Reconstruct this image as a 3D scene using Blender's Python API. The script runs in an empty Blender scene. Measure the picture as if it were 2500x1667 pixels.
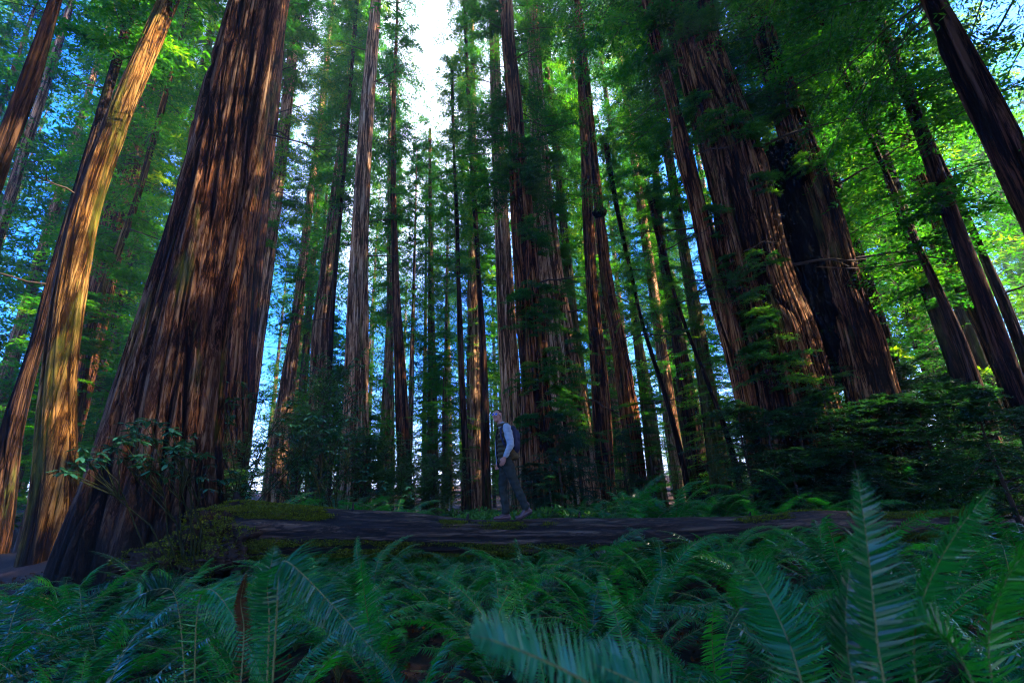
import bpy, math, random
import numpy as np
from mathutils import Vector, Matrix

# ------------------------------------------------------------------ camera, sky, sun, exposure
scene = bpy.context.scene
C = bpy.context.scene.collection
rad = math.radians
CAMZ = 1.2
PITCH, ROLL, LENS = 18.7, -2.7, 17.0
F = LENS / 36.0 * 2500.0
RM = Matrix.Rotation(rad(90 + PITCH), 3, 'X') @ Matrix.Rotation(rad(ROLL), 3, 'Z')
cam_data = bpy.data.cameras.new("camera")
cam = bpy.data.objects.new("camera", cam_data)
C.objects.link(cam)
cam_data.lens = LENS
cam_data.sensor_width = 36.0
cam_data.clip_start = 0.05
cam_data.clip_end = 3000
cam.location = (0, 0, CAMZ)
cam.rotation_euler = RM.to_euler()
cam_data.dof.use_dof = True
cam_data.dof.focus_distance = 9.5
cam_data.dof.aperture_fstop = 4.5
scene.camera = cam

SUN_EL, SUN_AZ = 40.0, 97.5        # azimuth from +y towards +x
world = bpy.data.worlds.new("World")
scene.world = world
world.use_nodes = True
wn = world.node_tree
sky = wn.nodes.new("ShaderNodeTexSky")
sky.sky_type = 'NISHITA'
sky.sun_disc = False
sky.sun_elevation = rad(SUN_EL)
sky.sun_rotation = rad(SUN_AZ)
sky.ozone_density = 3.0
sky.air_density = 1.1
sky.dust_density = 0.6
hs = wn.nodes.new("ShaderNodeHueSaturation")
hs.inputs['Saturation'].default_value = 1.42
tint = wn.nodes.new("ShaderNodeMix"); tint.data_type = 'RGBA'; tint.blend_type = 'MULTIPLY'; tint.inputs[0].default_value = 1
tint.inputs[7].default_value = (0.86, 0.79, 1.10, 1)
wn.links.new(sky.outputs[0], tint.inputs[6]); wn.links.new(tint.outputs[2], hs.inputs['Color'])
# white glow painted into the sky as an added cloud bank over the clearing
tcw = wn.nodes.new("ShaderNodeTexCoord")
dt = wn.nodes.new("ShaderNodeVectorMath"); dt.operation = 'DOT_PRODUCT'
cdir = Vector((-0.12, 0.66, 0.80)).normalized()
dt.inputs[1].default_value = cdir
wn.links.new(tcw.outputs['Generated'], dt.inputs[0])
cn = wn.nodes.new("ShaderNodeTexNoise"); cn.inputs['Scale'].default_value = 2.2; cn.inputs['Detail'].default_value = 6.0
wn.links.new(tcw.outputs['Generated'], cn.inputs[0])
cs = wn.nodes.new("ShaderNodeMath"); cs.operation = 'MULTIPLY_ADD'; cs.inputs[1].default_value = 0.22
wn.links.new(cn.outputs[0], cs.inputs[0]); wn.links.new(dt.outputs['Value'], cs.inputs[2])
cm = wn.nodes.new("ShaderNodeMapRange"); cm.interpolation_type = 'SMOOTHSTEP'
cm.inputs[1].default_value = 0.985; cm.inputs[2].default_value = 1.12; cm.inputs[4].default_value = 0.75
wn.links.new(cs.outputs[0], cm.inputs[0])
cx_ = wn.nodes.new("ShaderNodeMix"); cx_.data_type = 'RGBA'
cx_.inputs[7].default_value = (3.0, 3.3, 3.6, 1)
wn.links.new(cm.outputs[0], cx_.inputs[0]); wn.links.new(hs.outputs[0], cx_.inputs[6])
wn.links.new(cx_.outputs[2], wn.nodes["Background"].inputs[0])
wn.nodes["Background"].inputs[1].default_value = 0.15
sl = bpy.data.lights.new("sun", 'SUN')
sun = bpy.data.objects.new("sun", sl)
C.objects.link(sun)
sl.energy = 5.0
sl.angle = rad(0.53)
sl.color = (1.0, 0.86, 0.64)
sd = Vector((math.sin(rad(SUN_AZ)) * math.cos(rad(SUN_EL)), math.cos(rad(SUN_AZ)) * math.cos(rad(SUN_EL)), math.sin(rad(SUN_EL))))
sun.rotation_euler = sd.to_track_quat('Z', 'Y').to_euler()
sun.location = sd * 80
scene.view_settings.view_transform = 'Standard'
scene.view_settings.look = 'None'
scene.view_settings.exposure = 3.05
scene.view_settings.gamma = 1
scene.cycles.use_denoising = True
scene.cycles.filter_width = 1.1
scene.cycles.max_bounces = 6
scene.cycles.diffuse_bounces = 3
scene.cycles.glossy_bounces = 2
scene.cycles.transmission_bounces = 3
scene.cycles.volume_bounces = 0
scene.cycles.caustics_reflective = False
scene.cycles.caustics_refractive = False

# ------------------------------------------------------------------ helpers
def ray(px, py):
    return RM @ Vector(((px - 1250.0) / F, -(py - 833.5) / F, -1.0))

def pt(px, py, D):
    """world point seen at photo pixel (px, py), at horizontal distance D from the camera"""
    d = ray(px, py)
    return Vector((0, 0, CAMZ)) + d * (D / math.hypot(d.x, d.y))

def smooth(t):
    t = np.clip(t, 0, 1)
    return t * t * (3 - 2 * t)

def vnoise(p, seed=0):
    p = np.asarray(p, dtype=np.float64)
    i = np.floor(p).astype(np.int64)
    f = p - i
    f = f * f * (3 - 2 * f)
    def h(ix, iy, iz):
        n = (ix * 73856093) ^ (iy * 19349663) ^ (iz * 83492791) ^ (seed * 2654435761)
        n = n & 0xFFFFFFFF
        n = ((n ^ (n >> 15)) * 2246822519) & 0xFFFFFFFF
        n = ((n ^ (n >> 13)) * 3266489917) & 0xFFFFFFFF
        n = n ^ (n >> 16)
        return (n & 0xFFFFFF) / float(0xFFFFFF)
    x, y, z = i[..., 0], i[..., 1], i[..., 2]
    fx, fy, fz = f[..., 0], f[..., 1], f[..., 2]
    r = 0
    for dx in (0, 1):
        for dy in (0, 1):
            for dz in (0, 1):
                w = (fx if dx else 1 - fx) * (fy if dy else 1 - fy) * (fz if dz else 1 - fz)
                r = r + w * h(x + dx, y + dy, z + dz)
    return r

def fbm2(x, y, s, seed=0, octv=3):
    r, a, t = 0, 1.0, 0
    for k in range(octv):
        r = r + a * vnoise(np.stack([x * s * 2 ** k, y * s * 2 ** k, np.zeros_like(x) + k * 7.3], -1), seed + k)
        t += a
        a *= .5
    return r / t

def mesh_np(name, verts, faces, mats, midx=None, attrs=None, shade=False):
    """verts (n,3); faces: list of (m,k) index arrays"""
    me = bpy.data.meshes.new(name)
    verts = np.asarray(verts, dtype=np.float32)
    me.vertices.add(len(verts))
    me.vertices.foreach_set("co", verts.ravel())
    tot = [np.asarray(f, dtype=np.int32) for f in faces if len(f)]
    loops = np.concatenate([f.ravel() for f in tot])
    sizes = np.concatenate([np.full(len(f), f.shape[1], dtype=np.int32) for f in tot])
    starts = np.concatenate([[0], np.cumsum(sizes)[:-1]]).astype(np.int32)
    me.loops.add(len(loops))
    me.loops.foreach_set("vertex_index", loops)
    me.polygons.add(len(sizes))
    me.polygons.foreach_set("loop_start", starts)
    for m in mats:
        me.materials.append(m)
    if midx is not None:
        me.polygons.foreach_set("material_index", np.asarray(midx, dtype=np.int32))
    if shade:
        me.polygons.foreach_set("use_smooth", np.ones(len(sizes), dtype=bool))
    if attrs:
        for k, v in attrs.items():
            a = me.attributes.new(k, 'FLOAT', 'POINT')
            a.data.foreach_set("value", np.asarray(v, dtype=np.float32))
    me.update(calc_edges=True)
    return me

def obj(name, me, parent=None, loc=None):
    o = bpy.data.objects.new(name, me)
    C.objects.link(o)
    if parent is not None:
        o.parent = parent
    if loc is not None:
        o.location = loc
    return o

def tag(o, label=None, cat=None, group=None, kind=None):
    if label: o['label'] = label
    if cat: o['category'] = cat
    if group: o['group'] = group
    if kind: o['kind'] = kind
    return o

def grid_faces(nu, nv, wrap=True, off=0):
    """rows nv (z), columns nu (around)"""
    a = np.arange(nv - 1)[:, None] * nu
    c = np.arange(nu if wrap else nu - 1)[None, :]
    c2 = (c + 1) % nu
    return (np.stack([a + c, a + c2, a + nu + c2, a + nu + c], -1).reshape(-1, 4) + off)

def tubes(P, R, k=4):
    """P (n,m,3) polylines, R (n,m) radii -> verts, quads"""
    n, m, _ = P.shape
    T = np.gradient(P, axis=1)
    T /= np.linalg.norm(T, axis=2, keepdims=True) + 1e-9
    ref = np.where(np.abs(T[..., 2:3]) > .8, np.array([1., 0, 0]), np.array([0, 0, 1.]))
    A = np.cross(T, ref); A /= np.linalg.norm(A, axis=2, keepdims=True) + 1e-9
    B = np.cross(T, A)
    th = np.arange(k) * 2 * np.pi / k
    V = P[:, :, None] + (A[:, :, None] * np.cos(th)[None, None, :, None] + B[:, :, None] * np.sin(th)[None, None, :, None]) * R[:, :, None, None]
    f = grid_faces(k, m)
    Fc = (f[None] + (np.arange(n) * m * k)[:, None, None]).reshape(-1, 4)
    return V.reshape(-1, 3), Fc

# ------------------------------------------------------------------ materials
def new_mat(name):
    m = bpy.data.materials.new(name)
    m.use_nodes = True
    nt = m.node_tree
    return m, nt, nt.nodes["Principled BSDF"]

def N(nt, kind, **kw):
    n = nt.nodes.new(kind)
    for k, v in kw.items():
        if k.startswith('i_'):
            key = k[2:]
            n.inputs[int(key) if key.isdigit() else key.replace('_', ' ')].default_value = v
        else:
            setattr(n, k, v)
    return n

def ramp(nt, stops):
    r = nt.nodes.new("ShaderNodeValToRGB")
    e = r.color_ramp.elements
    while len(e) < len(stops):
        e.new(0.5)
    for i, (p, c) in enumerate(stops):
        e[i].position = p
        e[i].color = (c[0], c[1], c[2], 1)
    return r

def bark_mat(name, dark, mid, light, moss=0.0, sxy=9.0, sz=0.5, bump=0.6, mosscol=(0.07, 0.09, 0.015), dark_foot=0.0):
    m, nt, bs = new_mat(name)
    L = nt.links
    tc = N(nt, "ShaderNodeTexCoord")
    oi = N(nt, "ShaderNodeObjectInfo")
    off = N(nt, "ShaderNodeVectorMath", operation='MULTIPLY_ADD')
    off.inputs[1].default_value = (1, 1, 1)
    sc_ = N(nt, "ShaderNodeVectorMath", operation='SCALE'); sc_.inputs[0].default_value = (31, 17, 53)
    L.new(oi.outputs['Random'], sc_.inputs['Scale'])
    L.new(tc.outputs['Object'], off.inputs[0]); L.new(sc_.outputs[0], off.inputs[2])
    mp = N(nt, "ShaderNodeMapping"); mp.inputs['Scale'].default_value = (sxy, sxy, sz)
    L.new(off.outputs[0], mp.inputs[0])
    n1 = N(nt, "ShaderNodeTexNoise", i_Scale=1.0, i_Detail=9.0, i_Roughness=0.72, i_Distortion=0.5)
    L.new(mp.outputs[0], n1.inputs[0])
    mp2 = N(nt, "ShaderNodeMapping"); mp2.inputs['Scale'].default_value = (sxy * 4, sxy * 4, sz * 6)
    L.new(off.outputs[0], mp2.inputs[0])
    n2 = N(nt, "ShaderNodeTexNoise", i_Scale=1.0, i_Detail=6.0, i_Roughness=0.75, i_Distortion=0.4)
    L.new(mp2.outputs[0], n2.inputs[0])
    at = N(nt, "ShaderNodeAttribute", attribute_name="ridge")
    f1 = N(nt, "ShaderNodeMath", operation='MULTIPLY_ADD', i_1=2.0, i_2=-1.0); L.new(n1.outputs[0], f1.inputs[0])
    f2 = N(nt, "ShaderNodeMath", operation='ABSOLUTE'); L.new(f1.outputs[0], f2.inputs[0])
    f3 = N(nt, "ShaderNodeMapRange"); f3.inputs[2].default_value = 0.16; f3.inputs[3].default_value = 0.0; f3.inputs[4].default_value = 0.28; L.new(f2.outputs[0], f3.inputs[0])
    f3.inputs[1].default_value = 0.0
    a1 = N(nt, "ShaderNodeMath", operation='MULTIPLY', i_1=0.42); L.new(at.outputs['Fac'], a1.inputs[0])
    a2 = N(nt, "ShaderNodeMath", operation='MULTIPLY_ADD', i_1=0.45); L.new(n1.outputs[0], a2.inputs[0]); L.new(a1.outputs[0], a2.inputs[2])
    a3 = N(nt, "ShaderNodeMath", operation='MULTIPLY_ADD', i_1=0.3); L.new(n2.outputs[0], a3.inputs[0]); L.new(a2.outputs[0], a3.inputs[2])
    a4 = N(nt, "ShaderNodeMath", operation='ADD'); L.new(a3.outputs[0], a4.inputs[0]); L.new(f3.outputs[0], a4.inputs[1])
    a3 = a4
    r = ramp(nt, [(0.62, dark), (0.84, mid), (1.05, light)])
    sc1 = N(nt, "ShaderNodeMath", operation='MULTIPLY', i_1=0.8); L.new(a3.outputs[0], sc1.inputs[0])
    for e_, p_ in zip(r.color_ramp.elements, (0.58, 0.69, 0.84)): e_.position = p_
    L.new(sc1.outputs[0], r.inputs[0])
    # slow patches of grey / warm along the stem
    n3 = N(nt, "ShaderNodeTexNoise", i_Scale=0.35, i_Detail=3.0, i_Roughness=0.6)
    L.new(off.outputs[0], n3.inputs[0])
    r3 = ramp(nt, [(0.35, (0.72, 0.75, 0.82)), (0.65, (1.2, 1.0, 0.85))])
    L.new(n3.outputs[0], r3.inputs[0])
    mx = N(nt, "ShaderNodeMix", data_type='RGBA', blend_type='MULTIPLY'); mx.inputs[0].default_value = 1.0
    L.new(r.outputs[0], mx.inputs[6]); L.new(r3.outputs[0], mx.inputs[7])
    out = mx.outputs[2]
    if moss > 0:
        n4 = N(nt, "ShaderNodeTexNoise", i_Scale=0.9, i_Detail=5.0, i_Roughness=0.7)
        mp4 = N(nt, "ShaderNodeMapping"); mp4.inputs['Scale'].default_value = (2.0, 2.0, 0.35)
        L.new(off.outputs[0], mp4.inputs[0]); L.new(mp4.outputs[0], n4.inputs[0])
        r4 = ramp(nt, [(0.62 - moss * .3, (0, 0, 0)), (0.74 - moss * .2, (1, 1, 1))])
        L.new(n4.outputs[0], r4.inputs[0])
        mm = N(nt, "ShaderNodeMath", operation='MULTIPLY', i_1=0.75); L.new(r4.outputs[0], mm.inputs[0])
        mx2 = N(nt, "ShaderNodeMix", data_type='RGBA'); L.new(mm.outputs[0], mx2.inputs[0])
        L.new(out, mx2.inputs[6]); mx2.inputs[7].default_value = (*mosscol, 1)
        out = mx2.outputs[2]
    if dark_foot > 0:  # blends the foot of the stem to near-black with a noisy edge
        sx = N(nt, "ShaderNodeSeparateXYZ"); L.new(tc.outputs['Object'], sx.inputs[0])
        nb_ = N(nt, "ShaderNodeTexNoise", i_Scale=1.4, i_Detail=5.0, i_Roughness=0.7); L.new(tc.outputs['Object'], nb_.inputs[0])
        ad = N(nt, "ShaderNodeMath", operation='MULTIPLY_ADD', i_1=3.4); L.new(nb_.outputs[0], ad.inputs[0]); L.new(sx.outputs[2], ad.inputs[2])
        mr = N(nt, "ShaderNodeMapRange"); mr.inputs[1].default_value = dark_foot + 1.2; mr.inputs[2].default_value = dark_foot + 2.6; mr.inputs[3].default_value = .92; mr.inputs[4].default_value = 0.0
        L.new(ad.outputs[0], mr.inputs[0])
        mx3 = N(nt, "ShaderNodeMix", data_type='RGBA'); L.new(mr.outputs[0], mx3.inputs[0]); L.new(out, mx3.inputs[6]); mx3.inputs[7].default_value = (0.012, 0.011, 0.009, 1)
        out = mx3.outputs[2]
    L.new(out, bs.inputs['Base Color'])
    bs.inputs['Roughness'].default_value = 0.85
    bs.inputs['Specular IOR Level'].default_value = 0.04
    bp = N(nt, "ShaderNodeBump", i_Strength=bump, i_Distance=0.05)
    L.new(a3.outputs[0], bp.inputs['Height']); L.new(bp.outputs[0], bs.inputs['Normal'])
    return m

def leaf_mat(name, cols, trans=0.4, rough=0.5, spec=0.4, tcol=None, var=0.25):
    m, nt, bs = new_mat(name)
    L = nt.links
    at = N(nt, "ShaderNodeAttribute", attribute_name="tone")
    oi = N(nt, "ShaderNodeObjectInfo")
    s = N(nt, "ShaderNodeMath", operation='MULTIPLY_ADD', i_1=var, i_2=-var / 2); L.new(oi.outputs['Random'], s.inputs[0])
    a = N(nt, "ShaderNodeMath", operation='ADD'); L.new(at.outputs['Fac'], a.inputs[0]); L.new(s.outputs[0], a.inputs[1])
    k = len(cols)
    r = ramp(nt, [(i / (k - 1), c) for i, c in enumerate(cols)])
    L.new(a.outputs[0], r.inputs[0])
    L.new(r.outputs[0], bs.inputs['Base Color'])
    bs.inputs['Roughness'].default_value = rough
    bs.inputs['Specular IOR Level'].default_value = spec
    tr = N(nt, "ShaderNodeBsdfTranslucent")
    mulc = N(nt, "ShaderNodeMix", data_type='RGBA', blend_type='MULTIPLY'); mulc.inputs[0].default_value = 1
    L.new(r.outputs[0], mulc.inputs[6]); mulc.inputs[7].default_value = (*(tcol or (2.6, 2.2, 0.5)), 1)
    L.new(mulc.outputs[2], tr.inputs[0])
    ms = N(nt, "ShaderNodeMixShader", i_0=trans)
    L.new(bs.outputs[0], ms.inputs[1]); L.new(tr.outputs[0], ms.inputs[2])
    L.new(ms.outputs[0], nt.nodes["Material Output"].inputs[0])
    return m

def plain(name, col, rough=0.7, spec=0.3, nscale=0, namt=0.3, bump=0.0, metal=0.0):
    m, nt, bs = new_mat(name)
    bs.inputs['Base Color'].default_value = (*col, 1)
    bs.inputs['Roughness'].default_value = rough
    bs.inputs['Specular IOR Level'].default_value = spec
    bs.inputs['Metallic'].default_value = metal
    if nscale:
        tc = N(nt, "ShaderNodeTexCoord")
        n = N(nt, "ShaderNodeTexNoise", i_Scale=nscale, i_Detail=4.0, i_Roughness=0.6)
        nt.links.new(tc.outputs['Object'], n.inputs[0])
        r = ramp(nt, [(0.3, tuple(c * (1 - namt) for c in col)), (0.7, tuple(min(1, c * (1 + namt)) for c in col))])
        nt.links.new(n.outputs[0], r.inputs[0]); nt.links.new(r.outputs[0], bs.inputs['Base Color'])
        if bump:
            b = N(nt, "ShaderNodeBump", i_Strength=bump, i_Distance=0.02)
            nt.links.new(n.outputs[0], b.inputs['Height']); nt.links.new(b.outputs[0], bs.inputs['Normal'])
    return m

M = {}
M['red'] = bark_mat("redwood_bark", (0.012, 0.004, 0.003), (0.14, 0.046, 0.014), (0.29, 0.15, 0.062), moss=0.12, dark_foot=.3)
M['redbig'] = bark_mat("old_redwood_bark", (0.010, 0.004, 0.003), (0.115, 0.042, 0.014), (0.25, 0.14, 0.062), moss=0.12, sxy=8, sz=0.65, bump=1.0, dark_foot=1.0)
M['gold'] = bark_mat("golden_bark", (0.02, 0.009, 0.003), (0.12, 0.054, 0.013), (0.28, 0.16, 0.048), moss=0.30, mosscol=(0.09, 0.10, 0.012), dark_foot=.3)
M['pale'] = bark_mat("pale_bark", (0.035, 0.014, 0.006), (0.32, 0.155, 0.068), (0.52, 0.35, 0.20), moss=0.05)
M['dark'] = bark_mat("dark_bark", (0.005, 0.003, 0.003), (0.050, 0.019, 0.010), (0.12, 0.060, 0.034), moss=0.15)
M['deep'] = bark_mat("shaded_bark", (0.003, 0.002, 0.002), (0.022, 0.010, 0.006), (0.060, 0.034, 0.018), moss=0.25)  # bark colour darkened to put shade on two trunks the sun overlights
M['green'] = bark_mat("mossy_bark", (0.008, 0.006, 0.003), (0.075, 0.045, 0.020), (0.18, 0.13, 0.07), moss=0.50)
M['giant'] = bark_mat("giant_redwood_bark", (0.010, 0.004, 0.003), (0.088, 0.034, 0.014), (0.185, 0.110, 0.058), moss=0.12, sxy=9, sz=0.75, bump=1.0, dark_foot=1.7)
M['burl'] = bark_mat("burl_bark", (0.006, 0.004, 0.003), (0.03, 0.018, 0.010), (0.07, 0.06, 0.02), moss=0.4, sxy=5, sz=5)
M['char'] = bark_mat("charred_wood", (0.002, 0.002, 0.002), (0.007, 0.006, 0.005), (0.022, 0.019, 0.017), sxy=6, sz=1.2, bump=1.0)
M['fernlit'] = leaf_mat("lit_fern_fronds", [(0.02, 0.16, 0.06), (0.04, 0.24, 0.09)], 0.4, 0.35, 0.5, (1.5, 2.0, .7))  # frond colour brightened to stand for skylight falling on it
M['twig'] = plain("twig_bark", (0.045, 0.028, 0.018), 0.9, 0.2)
M['mosstwig'] = plain("mossy_branch", (0.022, 0.026, 0.008), 0.95, 0.1, 12, 0.6)
GR = [(0.006, 0.048, 0.010), (0.012, 0.100, 0.012), (0.036, 0.165, 0.010), (0.13, 0.23, 0.010)]
M['leaf'] = leaf_mat("redwood_foliage", GR, 0.5, 0.6, 0.08)
M['leafn'] = leaf_mat("near_redwood_foliage", [(0.006, 0.040, 0.013), (0.012, 0.082, 0.018), (0.028, 0.13, 0.014), (0.09, 0.19, 0.012)], 0.42, 0.5, 0.12)
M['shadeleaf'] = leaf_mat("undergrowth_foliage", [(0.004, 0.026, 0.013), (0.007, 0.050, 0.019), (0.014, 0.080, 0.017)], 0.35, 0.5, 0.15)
M['broad'] = leaf_mat("broad_leaves", [(0.008, 0.035, 0.010), (0.02, 0.08, 0.012), (0.04, 0.13, 0.016)], 0.4, 0.35, 0.5)
M['rhodo'] = leaf_mat("rhododendron_leaves", [(0.02, 0.085, 0.05), (0.03, 0.13, 0.065), (0.05, 0.17, 0.075)], 0.12, 0.26, 0.7, (1.5, 1.6, .7))
M['fern'] = leaf_mat("fern_fronds", [(0.003, 0.034, 0.013), (0.006, 0.080, 0.022), (0.011, 0.135, 0.020), (0.028, 0.21, 0.012)], 0.38, 0.28, 0.42, (1.4, 2.3, .6))
M['rachis'] = plain("fern_stalk", (0.14, 0.13, 0.03), 0.6, 0.3)
M['deadfern'] = leaf_mat("dead_fern", [(0.045, 0.016, 0.006), (0.10, 0.038, 0.012)], 0.2, 0.8, 0.1, (1.2, 1, .8))
M['moss'] = leaf_mat("moss", [(0.03, 0.04, 0.005), (0.09, 0.115, 0.010), (0.18, 0.20, 0.018)], 0.25, 0.9, 0.1, (1.3, 1.3, .6))
M['sorrel'] = leaf_mat("ground_cover_leaves", [(0.015, 0.06, 0.010), (0.03, 0.12, 0.014), (0.06, 0.17, 0.02)], 0.35, 0.5, 0.3)

# ------------------------------------------------------------------ ground
def gh(x, y):
    x = np.asarray(x, dtype=float); y = np.asarray(y, dtype=float)
    z = 0.55 * smooth((y - 9.3) / 2.5) + 0.22 * (fbm2(x, y, 0.33, 5) - .5) + 0.06 * (fbm2(x, y, 1.7, 9) - .5)
    z = z + 0.45 * np.exp(-((x + 8.0) ** 2 + (y - 10.5) ** 2) / 9.0)
    z = z + 5.0 * smooth((np.hypot(x, y) - 38) / 70.0)
    return z

def ghf(x, y):
    return float(gh(np.array([x]), np.array([y]))[0])

def build_ground():
    a = np.concatenate([-np.geomspace(900, 16, 26), np.linspace(-15, 15, 151), np.geomspace(16, 900, 26)])
    b = np.concatenate([-np.geomspace(900, 6, 20), np.linspace(-5, 24, 146), np.geomspace(25, 1200, 30)])
    X, Y = np.meshgrid(a, b)
    Z = gh(X, Y)
    V = np.stack([X, Y, Z], -1).reshape(-1, 3)
    m, nt, bs = new_mat("forest_floor")
    tc = N(nt, "ShaderNodeTexCoord")
    n = N(nt, "ShaderNodeTexNoise", i_Scale=1.3, i_Detail=8.0, i_Roughness=0.7)
    nt.links.new(tc.outputs['Object'], n.inputs[0])
    r = ramp(nt, [(0.3, (0.014, 0.010, 0.007)), (0.5, (0.045, 0.024, 0.015)), (0.62, (0.075, 0.04, 0.024)), (0.75, (0.03, 0.05, 0.012))])
    nt.links.new(n.outputs[0], r.inputs[0]); nt.links.new(r.outputs[0], bs.inputs['Base Color'])
    n2 = N(nt, "ShaderNodeTexNoise", i_Scale=30.0, i_Detail=6.0, i_Roughness=0.7)
    nt.links.new(tc.outputs['Object'], n2.inputs[0])
    bp = N(nt, "ShaderNodeBump", i_Strength=0.8, i_Distance=0.03)
    nt.links.new(n2.outputs[0], bp.inputs['Height']); nt.links.new(bp.outputs[0], bs.inputs['Normal'])
    bs.inputs['Roughness'].default_value = 0.95
    bs.inputs['Specular IOR Level'].default_value = 0.1
    g = obj("ground", mesh_np("ground", V, [grid_faces(len(a), len(b), False)], [m], shade=True))
    tag(g, kind='structure')
build_ground()

# ------------------------------------------------------------------ trunks
def trunk_path(st, D, H, top_r=0.12):
    rows = []
    for (y, xl, xr) in st:
        l, r = ray(xl, y), ray(xr, y)
        al, ar = math.atan2(l.x, l.y), math.atan2(r.x, r.y)
        az, half = (al + ar) / 2, abs(ar - al) / 2
        c = ray((xl + xr) / 2, y)
        z = CAMZ + D * c.z / math.hypot(c.x, c.y)
        rows.append((z, D * math.sin(az), D * math.cos(az), D * math.sin(half)))
    rows.sort()
    A = np.array(rows)
    g = ghf(A[0, 1], A[0, 2])
    if A[0, 0] > g - .2:
        A = np.vstack([[g - .4, A[0, 1], A[0, 2], A[0, 3] * 1.06], A])
    zt = A[-1, 0]
    if H > zt + 1:
        sl_ = np.zeros(2)
        if len(A) > 2:
            sl_ = np.clip((A[-1, 1:3] - A[-3, 1:3]) / max(.5, (A[-1, 0] - A[-3, 0])), -.1, .1)
        cur, r0, dz = A[-1, 1:3].copy(), A[-1, 3], (H - zt) / 4
        for i in range(1, 5):
            cur = cur + sl_ * dz * (1 - .2 * i)
            t = i / 4
            A = np.vstack([A, [zt + dz * i, cur[0], cur[1], r0 * (1 - t) ** .8 + top_r * t]])
    return A

def trunk_mesh(name, A, mat, n=48, step=0.35, seed=1, amp=0.02, freq=5.0, flare=0.05, twist=0.02, lobes=0.10, zfine=None, fz=.32, rs=1.0):
    z0, z1 = A[0, 0], A[-1, 0]
    zs = np.arange(z0, min(z1, zfine or z1), step)
    if zfine and z1 > zfine:
        zs = np.concatenate([zs, np.arange(zs[-1] + step, z1, 1.2)])
    zs = np.append(zs, z1)
    zd = np.linspace(z0, z1, 400)
    def sm(col, w=1.0):
        v = np.interp(zd, A[:, 0], A[:, col])
        k = max(1, int(w / (zd[1] - zd[0])))
        ker = np.hanning(2 * k + 3); ker /= ker.sum()
        vp = np.pad(v, k + 1, mode='edge')
        return np.interp(zs, zd, np.convolve(vp, ker, 'valid'))
    cx, cy, r = sm(1, 2.0), sm(2, 2.0), sm(3, 1.0) * rs
    th = np.arange(n) * 2 * np.pi / n
    Z, TH = np.meshgrid(zs, th, indexing='ij')
    rref = float(np.median(A[:max(2, len(A) // 2), 3]))
    T2 = TH + twist * Z
    def nz(fq, fzz, sd):
        w = vnoise(np.stack([np.cos(T2) * 1.3, np.sin(T2) * 1.3, Z * .25], -1), sd + 50) * 1.2
        return vnoise(np.stack([np.cos(T2) * rref * fq + 10 + w, np.sin(T2) * rref * fq + 20, Z * fzz + w], -1), sd)
    a = smooth(np.abs(2 * nz(freq, fz, seed) - 1) * 3.2)
    b = smooth(np.abs(2 * nz(freq * 2.4, fz * 1.7, seed + 7) - 1) * 2.6)
    c = nz(freq * 5.5, fz * 3, seed + 13)
    ridge = (a * .50 + b * .32 + c * .18)
    lb = vnoise(np.stack([np.cos(T2) * 1.7 + 5, np.sin(T2) * 1.7 + 5, Z * .10], -1), seed + 21) - .5
    fl = np.exp(-(Z - z0) / (1.1 + rref))
    lob = np.abs(np.sin(T2 * 3.5 + seed + 1.5 * vnoise(np.stack([Z * .15, np.zeros_like(Z), np.zeros_like(Z)], -1), seed)))
    R = r[:, None] * (1 + lobes * 2 * lb + flare * fl * (.4 + .9 * lob)) + amp * (ridge - .7) * 2 * np.clip(r[:, None] / rref, .3, 1.5)
    X = cx[:, None] + np.cos(TH) * R
    Y = cy[:, None] + np.sin(TH) * R
    base = np.array([cx[0], cy[0], z0])
    V = np.stack([X, Y, Z], -1).reshape(-1, 3) - base
    fc = grid_faces(n, len(zs))
    cap = (np.arange(n) + n * (len(zs) - 1))[None]
    me = mesh_np(name, V, [fc, cap], [mat], attrs={'ridge': ridge.ravel()}, shade=True)
    return me, base, (zs, cx, cy, r)

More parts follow.
